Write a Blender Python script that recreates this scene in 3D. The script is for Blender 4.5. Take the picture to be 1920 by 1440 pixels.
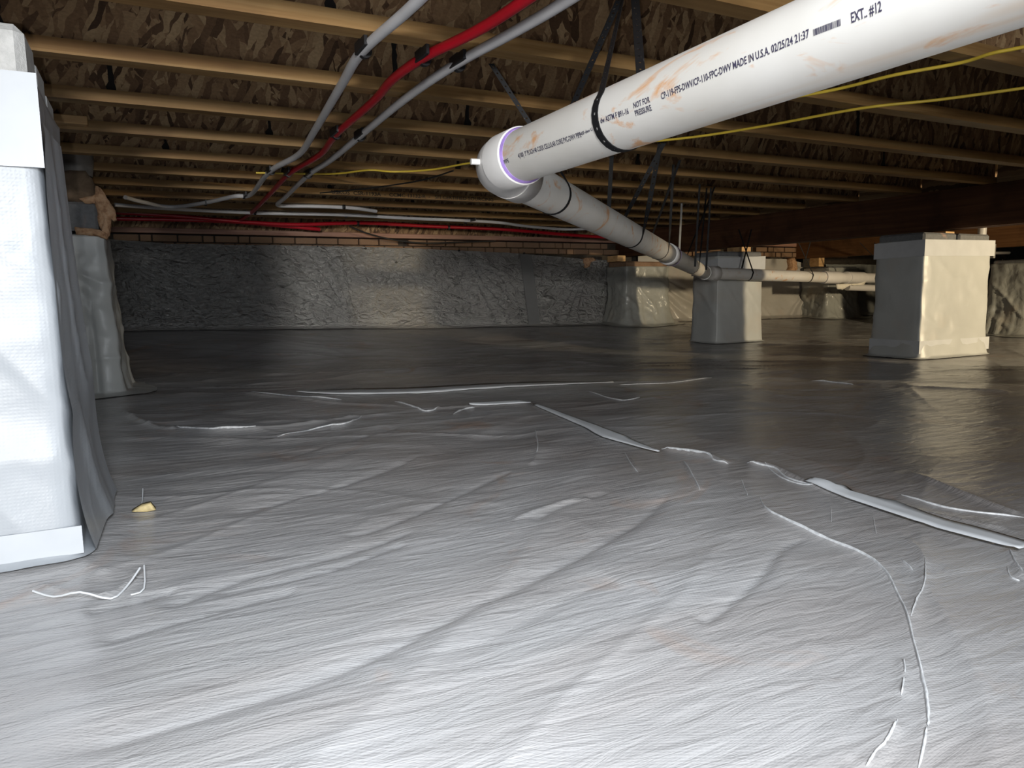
import bpy, math, random
import numpy as np
from mathutils import Vector, Matrix

for o in list(bpy.data.objects): bpy.data.objects.remove(o)
S = bpy.context.scene
COL = S.collection
CH = 0.40                                   # lens height above the liner
HJ = CH + 0.52                              # underside of the joists

# ------------------------------------------------------------------ camera, light, exposure
CAMR = Matrix(((0.89360624, 0.06899166, -0.4435178), (-0.44865149, 0.10777911, -0.88718403), (-0.01340635, 0.99177811, 0.12726529)))
cam = bpy.data.cameras.new('camera'); camo = bpy.data.objects.new('camera', cam); COL.objects.link(camo)
camo.matrix_world = Matrix.Translation((0, 0, CH)) @ CAMR.to_4x4()
cam.sensor_width = 36; cam.lens = 1350 / 1920 * 36; cam.clip_start = 0.01; cam.clip_end = 60
S.camera = camo
w = bpy.data.worlds.new('world'); S.world = w; w.use_nodes = True
w.node_tree.nodes['Background'].inputs[0].default_value = (0.35, 0.36, 0.40, 1)
w.node_tree.nodes['Background'].inputs[1].default_value = 0.02
S.view_settings.view_transform = 'Standard'; S.view_settings.look = 'None'
S.view_settings.gamma = 1.0; S.view_settings.exposure = 0.0
try: S.view_settings.use_curve_mapping = False
except Exception: pass

def lamp(name, kind, loc, energy, color, size=0.05, target=None, spot=None, blend=0.3):
    l = bpy.data.lights.new(name, kind); l.energy = energy; l.color = color
    if kind == 'AREA': l.shape = 'DISK'; l.size = size
    else: l.shadow_soft_size = size
    if kind == 'SPOT': l.spot_size = spot; l.spot_blend = blend
    o = bpy.data.objects.new(name, l); COL.objects.link(o); o.location = loc
    if target is not None:
        o.rotation_euler = (Vector(target) - Vector(loc)).to_track_quat('-Z', 'Y').to_euler()
    return o
# the phone's flash, just left of its lens
lamp('flash_light', 'SPOT', (-0.030, -0.015, CH - 0.012), 15, (0.95, 0.97, 1.0), 0.004, target=(0.10, 1.0, 0.20), spot=math.radians(150), blend=1.0)
# warm work lamp standing beyond the girder, out of frame to the right
lamp('work_light', 'SPOT', (5.4, -0.5, 0.55), 520, (1.0, 0.81, 0.53), 0.07, target=(3.9, 4.6, 0.15), spot=math.radians(80), blend=0.6)
# unseen fill light added far behind the camera to brighten the far wall
dl_ = lamp('rear_fill_light', 'AREA', (-1.9, -6.2, 0.56), 17, (1.0, 0.96, 0.90), 0.6, target=(1.35, 5.6, 0.40)); dl_.data.spread = math.radians(38)
# fill light added above and behind the camera to brighten the near liner
hl_ = lamp('floor_fill_light', 'AREA', (0.02, -0.45, 0.88), 21, (0.88, 0.94, 1.0), 0.5, target=(0.30, 0.55, 0.0)); hl_.data.spread = math.radians(115)

# ------------------------------------------------------------------ pixel -> world helpers (measuring the photograph)
RM = np.array([list(r) for r in CAMR])
def ray(x, y): return RM @ np.array([x - 960.0, 720.0 - y, -1350.0])
def onz(x, y, z): d = ray(x, y); p = d * (z - CH) / d[2]; return np.array([p[0], p[1], z])
def ony(x, y, v): d = ray(x, y); p = d * v / d[1]; return np.array([p[0], p[1], p[2] + CH])
def onx(x, y, v): d = ray(x, y); p = d * v / d[0]; return np.array([p[0], p[1], p[2] + CH])

# ------------------------------------------------------------------ noise in numpy
def _hash(ix, iy, seed):
    n = (ix.astype(np.int64) * 374761393 + iy.astype(np.int64) * 668265263 + seed * 982451653) & 0x7fffffff
    n = ((n ^ (n >> 13)) * 1274126177) & 0x7fffffff
    return ((n ^ (n >> 16)) & 0xffff) / 65535.0
def vnoise(x, y, seed=0):
    x = np.asarray(x, float); y = np.asarray(y, float)
    ix = np.floor(x); iy = np.floor(y); fx = x - ix; fy = y - iy
    ux = fx * fx * fx * (fx * (fx * 6 - 15) + 10); uy = fy * fy * fy * (fy * (fy * 6 - 15) + 10)
    a = _hash(ix, iy, seed); b = _hash(ix + 1, iy, seed); c = _hash(ix, iy + 1, seed); d = _hash(ix + 1, iy + 1, seed)
    return (a * (1 - ux) + b * ux) * (1 - uy) + (c * (1 - ux) + d * ux) * uy - 0.5
def fbm(x, y, seed=0, oct=3):
    s = 0; a = 1.0
    for i in range(oct): s = s + a * vnoise(x, y, seed + 17 * i); x = x * 2.03 + 5.1; y = y * 2.03 + 1.7; a *= 0.5
    return s
def ridge(x, y, seed=0, p=4.0):
    return np.power(np.clip(1 - 2.2 * np.abs(vnoise(x, y, seed)), 0, 1), p)
def sstep(a, b, x):
    t = np.clip((x - a) / (b - a), 0, 1); return t * t * (3 - 2 * t)

# ------------------------------------------------------------------ materials
class NT:
    def __init__(s, name):
        s.m = bpy.data.materials.new(name); s.m.use_nodes = True; s.t = s.m.node_tree; s.n = s.t.nodes; s.l = s.t.links
        s.b = s.n['Principled BSDF']
    def add(s, t, **k):
        n = s.n.new(t)
        for a, v in k.items(): setattr(n, a, v)
        return n
    def link(s, a, b): s.l.new(a, b)
    def co(s, scale=(1, 1, 1), rot=(0, 0, 0), loc=(0, 0, 0), kind='Object'):
        c = s.add('ShaderNodeTexCoord'); m = s.add('ShaderNodeMapping')
        m.inputs['Scale'].default_value = scale; m.inputs['Rotation'].default_value = rot; m.inputs['Location'].default_value = loc
        s.link(c.outputs[kind], m.inputs['Vector']); return m.outputs[0]
    def noise(s, vec, scale, detail=3, rough=0.55, dist=0.0):
        n = s.add('ShaderNodeTexNoise'); n.inputs['Scale'].default_value = scale; n.inputs['Detail'].default_value = detail
        n.inputs['Roughness'].default_value = rough; n.inputs['Distortion'].default_value = dist; s.link(vec, n.inputs['Vector']); return n.outputs['Fac']
    def ramp(s, fac, stops):
        r = s.add('ShaderNodeValToRGB'); e = r.color_ramp.elements
        while len(e) < len(stops): e.new(0.5)
        for i, (p, c) in enumerate(stops): e[i].position = p; e[i].color = (c[0], c[1], c[2], 1) if len(c) == 3 else c
        s.link(fac, r.inputs[0]); return r.outputs[0]
    def mix(s, fac, a, b):
        m = s.add('ShaderNodeMix', data_type='RGBA')
        for v, i in ((fac, 0), (a, 6), (b, 7)):
            if hasattr(v, 'links') or hasattr(v, 'is_output'): s.link(v, m.inputs[i])
            elif i == 0: m.inputs[0].default_value = v
            else: m.inputs[i].default_value = (*v, 1)
        return m.outputs[2]
    def math(s, op, a, b=0.0):
        m = s.add('ShaderNodeMath', operation=op)
        for v, i in ((a, 0), (b, 1)):
            if hasattr(v, 'is_output'): s.link(v, m.inputs[i])
            else: m.inputs[i].default_value = v
        return m.outputs[0]
    def bump(s, h, strength=0.3, dist=0.01):
        b = s.add('ShaderNodeBump'); b.inputs['Strength'].default_value = strength; b.inputs['Distance'].default_value = dist
        s.link(h, b.inputs['Height']); s.link(b.outputs[0], s.b.inputs['Normal']); return b.outputs[0]
    def set(s, color=None, rough=None, spec=None, metal=None):
        if color is not None:
            if hasattr(color, 'is_output'): s.link(color, s.b.inputs['Base Color'])
            else: s.b.inputs['Base Color'].default_value = (*color, 1)
        if rough is not None:
            if hasattr(rough, 'is_output'): s.link(rough, s.b.inputs['Roughness'])
            else: s.b.inputs['Roughness'].default_value = rough
        if spec is not None: s.b.inputs['Specular IOR Level'].default_value = spec
        if metal is not None: s.b.inputs['Metallic'].default_value = metal
        return s.m

def plain(name, color, rough=0.5, var=0.12, scale=30, spec=0.5):
    t = NT(name); n = t.noise(t.co(), scale, 3)
    c = t.ramp(n, [(0.3, [v * (1 - var) for v in color]), (0.7, [min(1, v * (1 + var)) for v in color])])
    return t.set(c, rough, spec)

def mat_liner():
    t = NT('floor_liner_sheet')
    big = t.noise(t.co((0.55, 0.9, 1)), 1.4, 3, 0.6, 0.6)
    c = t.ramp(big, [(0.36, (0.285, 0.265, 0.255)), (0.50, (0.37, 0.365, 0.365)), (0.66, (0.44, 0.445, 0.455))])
    clay = t.noise(t.co((1.2, 1.2, 1), loc=(3, 5, 0)), 2.6, 4, 0.6, 1.0)
    cm = t.ramp(clay, [(0.60, (0, 0, 0)), (0.74, (0.55, 0.55, 0.55))])
    c = t.mix(cm, c, (0.36, 0.22, 0.14))
    # scrim weave
    wv = t.add('ShaderNodeTexWave', bands_direction='X'); wv.inputs['Scale'].default_value = 75; wv.inputs['Distortion'].default_value = 1.2; wv.inputs['Detail Scale'].default_value = 0.4
    t.link(t.co((1, 1, 1), (0, 0, 0.5)), wv.inputs['Vector'])
    wv2 = t.add('ShaderNodeTexWave', bands_direction='Y'); wv2.inputs['Scale'].default_value = 75; wv2.inputs['Distortion'].default_value = 1.2; wv2.inputs['Detail Scale'].default_value = 0.4
    t.link(t.co((1, 1, 1), (0, 0, 0.5)), wv2.inputs['Vector'])
    fine = t.noise(t.co((0.8, 4.2, 1), (0, 0, 0.40)), 10, 5, 0.62, 0.5)
    h = t.math('ADD', t.math('MULTIPLY', t.math('ADD', wv.outputs['Fac'], wv2.outputs['Fac']), 0.028), t.math('MULTIPLY', fine, 1.5))
    t.bump(h, 0.34, 0.010)
    rr = t.ramp(t.noise(t.co((1, 1, 1)), 3, 2), [(0.35, (0.13,) * 3), (0.7, (0.22,) * 3)])
    return t.set(c, rr, 0.5)

def mat_wrap(name, base, rough, bs=0.4, scale=9, weave=True, tint=None):
    t = NT(name)
    n = t.noise(t.co((1, 1, 0.8)), scale, 5, 0.6, 0.8)
    c = t.ramp(t.noise(t.co(), 3.0, 3), [(0.35, [v * 0.88 for v in base]), (0.65, base)])
    if tint is not None:
        m = t.ramp(t.noise(t.co(loc=(2, 1, 4)), 4.0, 3), [(0.55, (0, 0, 0)), (0.75, (0.5, 0.5, 0.5))]); c = t.mix(m, c, tint)
    h = n
    if weave:
        ws = []
        for d in 'XZ':
            wv = t.add('ShaderNodeTexWave', bands_direction=d); wv.inputs['Scale'].default_value = 60; wv.inputs['Distortion'].default_value = 1.0
            t.link(t.co(), wv.inputs['Vector']); ws.append(wv.outputs['Fac'])
        h = t.math('ADD', n, t.math('MULTIPLY', t.math('MULTIPLY', ws[0], ws[1]), 0.035))
    t.bump(h, bs, 0.01)
    return t.set(c, rough, 0.5)

def mat_crinkle():
    t = NT('crinkled_wall_liner')
    v = t.add('ShaderNodeTexVoronoi', feature='DISTANCE_TO_EDGE'); v.inputs['Scale'].default_value = 13
    nd = t.add('ShaderNodeTexNoise'); nd.inputs['Scale'].default_value = 9; nd.inputs['Detail'].default_value = 3
    co = t.co((1, 1, 1.5)); t.link(co, nd.inputs['Vector'])
    mx = t.add('ShaderNodeMix', data_type='RGBA'); mx.inputs[0].default_value = 0.14; t.link(co, mx.inputs[6]); t.link(nd.outputs['Color'], mx.inputs[7])
    t.link(mx.outputs[2], v.inputs['Vector'])
    n1 = t.noise(t.co((1, 1, 2.2)), 26, 5, 0.65, 0.7)
    n2 = t.noise(t.co((0.7, 1, 1)), 5, 3, 0.5, 1.2)
    h = t.math('ADD', t.math('ADD', t.math('MULTIPLY', v.outputs[0], 1.2), t.math('MULTIPLY', n1, 0.75)), t.math('MULTIPLY', n2, 1.6))
    t.bump(h, 1.0, 0.10)
    c = t.ramp(n2, [(0.3, (0.34, 0.335, 0.32)), (0.7, (0.46, 0.455, 0.435))])
    c = t.ramp(n2, [(0.3, (0.70, 0.69, 0.67)), (0.7, (0.84, 0.83, 0.80))])
    return t.set(c, 0.27, 1.0, 0.18)

def mat_osb():
    t = NT('osb_strand_web')
    c = (0.20, 0.125, 0.065); col = None
    dv = t.add('ShaderNodeTexNoise'); dv.inputs['Scale'].default_value = 22; dv.inputs['Detail'].default_value = 2
    t.link(t.co(), dv.inputs['Vector'])
    h = None
    for i, (ang, sx, sz) in enumerate([(0.25, 13, 62), (1.35, 12, 58), (-0.75, 14, 66), (2.25, 12, 60), (0.85, 15, 70), (1.75, 13, 60), (1.15, 13, 64)]):
        m = t.co((sx, 1, sz), (0, 0, 0), (i * 3.3, 0, i * 1.9))
        # rotate first (about Y) by a second mapping
        cc = t.add('ShaderNodeTexCoord'); r = t.add('ShaderNodeMapping'); r.inputs['Rotation'].default_value = (0, ang, 0); t.link(cc.outputs['Object'], r.inputs['Vector'])
        oi = t.add('ShaderNodeObjectInfo'); t.link(t.math('MULTIPLY', oi.outputs['Random'], 17.0), r.inputs['Location'])
        mm = t.add('ShaderNodeMix', data_type='RGBA'); mm.inputs[0].default_value = 0.022; t.link(r.outputs[0], mm.inputs[6]); t.link(dv.outputs['Color'], mm.inputs[7])
        s2 = t.add('ShaderNodeMapping'); s2.inputs['Scale'].default_value = (sx, 0.6, sz); s2.inputs['Location'].default_value = (i * 3.3, i, i * 1.9); t.link(mm.outputs[2], s2.inputs['Vector'])
        v = t.add('ShaderNodeTexVoronoi'); v.inputs['Scale'].default_value = 1.0; t.link(s2.outputs[0], v.inputs['Vector'])
        sp = t.add('ShaderNodeSeparateColor'); t.link(v.outputs['Color'], sp.inputs[0])
        chip = t.ramp(sp.outputs[0], [(0.0, (0.07, 0.038, 0.020)), (0.3, (0.20, 0.115, 0.060)), (0.65, (0.30, 0.185, 0.095)), (1.0, (0.46, 0.32, 0.175))])
        msk = t.ramp(sp.outputs[1], [(0.52, (0, 0, 0)), (0.56, (1, 1, 1))])
        col = chip if col is None else t.mix(msk, col, chip)
        hh = t.math('MULTIPLY', sp.outputs[2], 1.0); h = hh if h is None else t.math('ADD', h, hh)
    g = t.noise(t.co((40, 1, 60)), 3, 3)
    gr = t.ramp(g, [(0.3, (0.72, 0.72, 0.72)), (0.7, (1.05, 1.05, 1.05))])
    mu = t.add('ShaderNodeMix', data_type='RGBA', blend_type='MULTIPLY'); mu.inputs[0].default_value = 1; t.link(col, mu.inputs[6]); t.link(gr, mu.inputs[7])
    t.bump(h, 0.25, 0.002)
    return t.set(mu.outputs[2], 0.7, 0.3)

def mat_wood(name, c1, c2, c3, sc=(1.2, 30, 45), rough=0.6, dirt=True):
    t = NT(name)
    n = t.noise(t.co(sc), 1.0, 5, 0.6, 0.6)
    c = t.ramp(n, [(0.3, c1), (0.52, c2), (0.72, c3)])
    if dirt:
        d = t.noise(t.co((1.5, 3, 3), loc=(1, 7, 2)), 2.0, 4)
        m = t.ramp(d, [(0.5, (0, 0, 0)), (0.72, (0.6, 0.6, 0.6))]); c = t.mix(m, c, [v * 0.45 for v in c1])
    oi = t.add('ShaderNodeObjectInfo'); hs = t.add('ShaderNodeHueSaturation')
    t.link(c, hs.inputs['Color']); t.link(t.math('ADD', t.math('MULTIPLY', oi.outputs['Random'], 0.35), 0.82), hs.inputs['Value'])
    t.bump(n, 0.15, 0.002)
    return t.set(hs.outputs[0], rough, 0.3)

def mat_pvc():
    t = NT('white_pvc')
    base = t.ramp(t.noise(t.co(), 5, 3), [(0.35, (0.60, 0.575, 0.53)), (0.65, (0.68, 0.66, 0.625))])
    m1 = t.ramp(t.noise(t.co((9, 3.6, 9), loc=(0.4, 2.1, 0)), 1.5, 5, 0.62, 1.3), [(0.585, (0, 0, 0)), (0.68, (0.85, 0.85, 0.85))])
    c = t.mix(m1, base, (0.60, 0.30, 0.12))
    m2 = t.ramp(t.noise(t.co((26, 1.6, 26), loc=(4, 0, 1)), 1.2, 3, 0.5, 0.4), [(0.62, (0, 0, 0)), (0.74, (0.35, 0.35, 0.35))])
    c = t.mix(m2, c, (0.55, 0.36, 0.20))
    return t.set(c, 0.38, 0.5)

M = {}
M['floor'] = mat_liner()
M['wrap'] = mat_wrap('white_woven_wrap', (0.37, 0.395, 0.425), 0.38, 0.30, 7)
M['wrap_pier'] = mat_wrap('pale_pier_wrap', (0.55, 0.565, 0.55), 0.40, 0.2, 5, tint=(0.55, 0.49, 0.42))
M['wrap_clear'] = mat_wrap('cloudy_pier_film', (0.42, 0.43, 0.40), 0.22, 0.8, 10, False, tint=(0.45, 0.36, 0.26))
M['crinkle'] = mat_crinkle()
M['tape'] = plain('white_seam_tape', (0.58, 0.60, 0.62), 0.45, 0.05, 12)
M['crease'] = plain('pinched_liner', (0.55, 0.56, 0.57), 0.35, 0.25, 120)
M['tape_pier'] = plain('pale_pier_tape', (0.43, 0.455, 0.485), 0.45, 0.05, 12)
M['tape_grey'] = plain('grey_seam_tape', (0.20, 0.20, 0.20), 0.4, 0.06, 12)
def mat_cmu(name, c):
    t = NT(name); n = t.noise(t.co(), 60, 5, 0.7); cc = t.ramp(n, [(0.3, [v * 0.78 for v in c]), (0.6, c), (0.8, [min(1, v * 1.12) for v in c])])
    s = t.ramp(t.noise(t.co((8, 8, 3)), 1.3, 3, 0.6, 1), [(0.62, (0, 0, 0)), (0.74, (0.6, 0.6, 0.6))]); cc = t.mix(s, cc, (0.50, 0.33, 0.26))
    t.bump(n, 0.5, 0.006); return t.set(cc, 0.9, 0.2)
M['cmu'] = mat_cmu('concrete_block', (0.50, 0.50, 0.49))
M['cmu_dark'] = mat_cmu('grey_concrete_block', (0.20, 0.205, 0.21))
M['osb'] = mat_osb()
M['flange'] = mat_wood('pine_flange', (0.20, 0.105, 0.036), (0.29, 0.172, 0.066), (0.35, 0.225, 0.098))
M['girder'] = mat_wood('old_girder_wood', (0.055, 0.022, 0.010), (0.085, 0.036, 0.017), (0.12, 0.055, 0.026), (30, 1.2, 45), 0.75)
M['girder2'] = mat_wood('brown_girder_wood', (0.13, 0.06, 0.025), (0.19, 0.09, 0.035), (0.25, 0.13, 0.055), (30, 1.2, 45), 0.75)
M['shim'] = mat_wood('pine_shim', (0.45, 0.26, 0.11), (0.60, 0.38, 0.18), (0.68, 0.46, 0.24), dirt=False)
M['pvc'] = mat_pvc()
M['pvc_clean'] = plain('pale_pvc_fitting', (0.70, 0.68, 0.66), 0.35, 0.05, 8)
M['primer'] = plain('purple_primer', (0.33, 0.22, 0.55), 0.3, 0.15, 60)
M['ink'] = plain('blue_black_ink', (0.045, 0.04, 0.075), 0.6, 0.1, 60)
M['ink_faint'] = plain('black_flange_ink', (0.016, 0.012, 0.008), 0.7, 0.1, 60)
def mat_strap():
    t = NT('black_strap'); n = t.noise(t.co(), 160, 3, 0.7); c = t.ramp(n, [(0.66, (0.009, 0.009, 0.010)), (0.74, (0.20, 0.17, 0.14))]); return t.set(c, 0.6, 0.18)
M['strap'] = mat_strap()
M['pexw'] = plain('white_pex', (0.56, 0.555, 0.57), 0.38, 0.06, 14)
M['pexr'] = plain('red_pex', (0.40, 0.006, 0.016), 0.33, 0.10, 14)
M['clip'] = plain('black_clip', (0.012, 0.012, 0.014), 0.4, 0.2, 30)
M['yellow'] = plain('yellow_cable', (0.62, 0.45, 0.05), 0.45, 0.12, 20)
M['cable'] = plain('black_cable', (0.012, 0.012, 0.012), 0.5, 0.1, 20)
def mat_foam():
    t = NT('peach_foam'); n = t.noise(t.co(), 45, 5, 0.65); c = t.ramp(n, [(0.3, (0.30, 0.15, 0.08)), (0.5, (0.58, 0.35, 0.20)), (0.75, (0.68, 0.47, 0.31))]); t.bump(n, 0.6, 0.01); return t.set(c, 0.85, 0.2)
M['foam'] = mat_foam()
M['mortar'] = mat_wood('dusty_mortar', (0.13, 0.09, 0.06), (0.22, 0.155, 0.10), (0.33, 0.22, 0.16), (14, 14, 14), 0.9)
M['dustgrey'] = plain('dusty_grey_duct', (0.25, 0.23, 0.21), 0.6, 0.35, 18)
M['brick'] = mat_cmu('brown_brick', (0.30, 0.19, 0.12))
M['mortar_dark'] = plain('dark_recess', (0.05, 0.04, 0.03), 0.9, 0.3, 20)
M['rim'] = mat_wood('reddish_sill_board', (0.20, 0.10, 0.07), (0.32, 0.18, 0.13), (0.40, 0.25, 0.19))
M['joint'] = plain('black_glue_seam', (0.008, 0.006, 0.005), 0.9, 0.2, 40)
M['metal'] = plain('galvanised_strap', (0.30, 0.30, 0.29), 0.4, 0.1, 30)
M['flake'] = plain('tan_debris', (0.50, 0.40, 0.20), 0.7, 0.3, 60)
M['torn'] = plain('torn_white_film', (0.72, 0.68, 0.58), 0.4, 0.1, 20)

# ------------------------------------------------------------------ object helpers
def mkmesh(name, V, F, mat, smooth=False):
    me = bpy.data.meshes.new(name); me.from_pydata([tuple(map(float, v)) for v in V], [], [tuple(f) for f in F]); me.update()
    if mat: me.materials.append(mat)
    if smooth: me.polygons.foreach_set('use_smooth', [True] * len(me.polygons))
    return me
def link(name, me, parent=None):
    o = bpy.data.objects.new(name, me); COL.objects.link(o)
    if parent is not None:
        o.parent = parent; o.matrix_parent_inverse = Matrix.Translation(-wloc(parent))
    return o
def wloc(o):
    v = Vector(o.location) if not o.parent else (o.matrix_parent_inverse @ Vector(o.location)) + wloc(o.parent)
    return v
def obj(name, V, F, mat, parent=None, smooth=False): return link(name, mkmesh(name, V, F, mat, smooth), parent)
def tag(o, label=None, cat=None, group=None, kind=None):
    if label: o['label'] = label
    if cat: o['category'] = cat
    if group: o['group'] = group
    if kind: o['kind'] = kind
    return o
def thing(name, label, cat, loc=(0, 0, 0), group=None):
    o = bpy.data.objects.new(name, None); COL.objects.link(o); o.location = loc; o.empty_display_size = 0.05
    return tag(o, label, cat, group)
def box(x0, x1, y0, y1, z0, z1, bev=0.0):
    if bev <= 0:
        V = [(x0, y0, z0), (x1, y0, z0), (x1, y1, z0), (x0, y1, z0), (x0, y0, z1), (x1, y0, z1), (x1, y1, z1), (x0, y1, z1)]
        return V, [(3, 2, 1, 0), (4, 5, 6, 7), (0, 1, 5, 4), (1, 2, 6, 5), (2, 3, 7, 6), (3, 0, 4, 7)]
    b = bev; V = []
    for z, i in ((z0, b), (z0 + b, 0), (z1 - b, 0), (z1, b)):
        q = i
        for (x, y) in ((x0 + b, y0 + q), (x1 - b, y0 + q), (x1 - q, y0 + b), (x1 - q, y1 - b), (x1 - b, y1 - q), (x0 + b, y1 - q), (x0 + q, y1 - b), (x0 + q, y0 + b)):
            V.append((x, y, z))
    F = []
    for k in range(3):
        for i in range(8): F.append((k * 8 + i, k * 8 + (i + 1) % 8, (k + 1) * 8 + (i + 1) % 8, (k + 1) * 8 + i))
    F.append(tuple(range(7, -1, -1))); F.append(tuple(range(24, 32)))
    return V, F
def join(parts):
    V = []; F = []
    for v, f in parts:
        n = len(V); V += list(v); F += [tuple(i + n for i in q) for q in f]
    return V, F
def tube(P, r, n=10, cap=True, radii=None):
    P = [Vector(p) for p in P]; V = []; F = []; up = None
    for i, p in enumerate(P):
        t = (P[min(i + 1, len(P) - 1)] - P[max(i - 1, 0)]).normalized()
        if up is None:
            up = Vector((0, 0, 1)) if abs(t.z) < 0.9 else Vector((1, 0, 0))
        s = t.cross(up).normalized(); u = s.cross(t).normalized(); up = u
        rr = radii[i] if radii else r
        for k in range(n):
            a = 2 * math.pi * k / n; V.append(p + s * math.cos(a) * rr + u * math.sin(a) * rr)
    for i in range(len(P) - 1):
        for k in range(n): F.append((i * n + k, i * n + (k + 1) % n, (i + 1) * n + (k + 1) % n, (i + 1) * n + k))
    if cap:
        m = len(P) * n; V += V[:n] + V[m - n:m]
        F.append(tuple(range(m + n - 1, m - 1, -1))); F.append(tuple(range(m + n, m + 2 * n)))
    return V, F
def catmull(P, m=6):
    P = [Vector(p) for p in P]; out = []
    for i in range(len(P) - 1):
        a = P[max(i - 1, 0)]; b = P[i]; c = P[i + 1]; d = P[min(i + 2, len(P) - 1)]
        for k in range(m):
            t = k / m; out.append(0.5 * ((2 * b) + (c - a) * t + (2 * a - 5 * b + 4 * c - d) * t * t + (3 * b - a - 3 * c + d) * t ** 3))
    out.append(P[-1]); return out
def grid_mesh(name, X, Y, Z, mat, smooth=True):
    ny, nx = X.shape; me = bpy.data.meshes.new(name); n = nx * ny
    co = np.empty((n, 3)); co[:, 0] = X.ravel(); co[:, 1] = Y.ravel(); co[:, 2] = Z.ravel()
    idx = np.arange(n).reshape(ny, nx)
    q = np.stack([idx[:-1, :-1], idx[:-1, 1:], idx[1:, 1:], idx[1:, :-1]], -1).reshape(-1, 4)
    me.vertices.add(n); me.vertices.foreach_set('co', co.ravel())
    me.loops.add(q.size); me.loops.foreach_set('vertex_index', q.ravel().astype(np.int32))
    me.polygons.add(len(q)); me.polygons.foreach_set('loop_start', np.arange(0, q.size, 4, dtype=np.int32))
    me.polygons.foreach_set('loop_total', np.full(len(q), 4, np.int32))
    me.polygons.foreach_set('use_smooth', np.full(len(q), smooth, bool))
    me.update(calc_edges=True); me.materials.append(mat); return me

# ================================================================== THE SETTING
WY = 5.60                                   # inner face of the far foundation wall
def base_h(x, y):
    x = np.asarray(x, float); y = np.asarray(y, float)
    k = np.interp(x, [-1, 0, 1.4, 2.4, 3.2, 5, 9], [0.20, 0.185, 0.15, 0.125, 0.11, 0.10, 0.09])
    return k * sstep(4.1, 5.55, y)
PIERS = [(3.72, 4.32, 2.50, 2.79), (3.66, 4.10, 4.00, 4.27), (3.74, 4.20, 5.22, 5.52), (6.24, 6.68, 5.20, 5.52), (6.14, 6.58, 3.25, 3.55), (-0.58, -0.128, 1.26, 1.62), (-0.60, -0.135, 3.36, 3.72), (3.8, 4.25, 0.98, 1.27)]
CREASES = [  # sharp folds in the sheet, traced on the ground: (pixels, height, width)
    ([(0, 1436), (300, 1368), (640, 1255), (850, 1150), (1010, 1075), (1160, 1000), (1215, 965), (1262, 925)], -0.0065, 0.024),
    ([(300, 1135), (450, 1075), (620, 1035), (780, 985)], -0.006, 0.018),
    ([(380, 1110), (600, 1065), (700, 1030), (760, 1010)], -0.005, 0.012),
    ([(160, 1140), (260, 1115), (330, 1095)], -0.005, 0.010),
    ([(1425, 940), (1440, 965), (1520, 1000), (1640, 1055), (1690, 1130), (1712, 1200), (1740, 1300), (1738, 1360), (1725, 1440)], 0.003, 0.010),
    ([(1280, 868), (1300, 900), (1312, 925)], 0.004, 0.006),
    ([(1310, 1165), (1350, 1145), (1420, 1090), (1465, 1035), (1512, 1008)], -0.005, 0.009),
    ([(1700, 1008), (1735, 1060), (1720, 1120), (1706, 1158)], 0.0035, 0.005),
    ([(1625, 1440), (1660, 1400), (1685, 1350)], 0.004, 0.007),
    ([(1690, 1230), (1695, 1280), (1690, 1300)], 0.004, 0.005),
    ([(990, 757), (1100, 800), (1180, 830)], 0.006, 0.012),
    ([(1240, 842), (1320, 858), (1365, 874)], 0.008, 0.010),
    ([(1400, 872), (1450, 880), (1530, 915), (1600, 930)], 0.008, 0.012),
    ([(1510, 910), (1640, 945), (1920, 1000)], 0.006, 0.016),
    ([(1700, 890), (1800, 930), (1920, 970)], 0.006, 0.014),
    ([(400, 806), (480, 803), (600, 790), (680, 775)], 0.007, 0.014),
    ([(400, 820), (560, 810), (650, 790)], 0.005, 0.012),
    ([(450, 735), (600, 755), (760, 762)], 0.008, 0.02),
    ([(810, 765), (900, 760), (990, 757)], 0.006, 0.012),
    ([(1005, 800), (1008, 845), (995, 870)], 0.004, 0.008),
    ([(1130, 718), (1240, 716), (1330, 710)], 0.006, 0.02),
    ([(960, 970), (1060, 940), (1110, 935)], 0.005, 0.010),
    ([(640, 1000), (760, 965), (900, 905), (960, 880)], -0.005, 0.012),
    ([(700, 1240), (900, 1200), (1060, 1120), (1160, 1080)], -0.003, 0.03),
    ([(420, 960), (560, 925), (700, 885), (790, 850)], -0.004, 0.014),
    ([(520, 860), (640, 830), (750, 800)], -0.004, 0.014),
    ([(1000, 975), (1060, 945), (1140, 925)], -0.004, 0.012),
    ([(180, 1200), (330, 1160), (470, 1120), (560, 1100)], -0.005, 0.016),
    ([(1180, 855), (1195, 885)], 0.003, 0.006),
    ([(225, 770), (290, 800), (330, 805)], 0.01, 0.02),
    ([(1890, 1030), (1905, 1060), (1918, 1085)], 0.005, 0.007),
    ([(1600, 725), (1750, 730), (1900, 735)], 0.008, 0.03),
    ([(60, 1092), (130, 1105), (215, 1102), (262, 1060)], 0.006, 0.006),
    ([(130, 1048), (200, 1070)], 0.008, 0.014),
]
FLATS = [(0.52, 3.0, 1.75, 2.6, 0.24), (0.62, 2.55, 1.5, 2.25, 0.12), (1.2, 2.25, 1.1, 1.4, 0.10), (1.22, 1.0, 1.17, 0.55, 0.10)]
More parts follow.
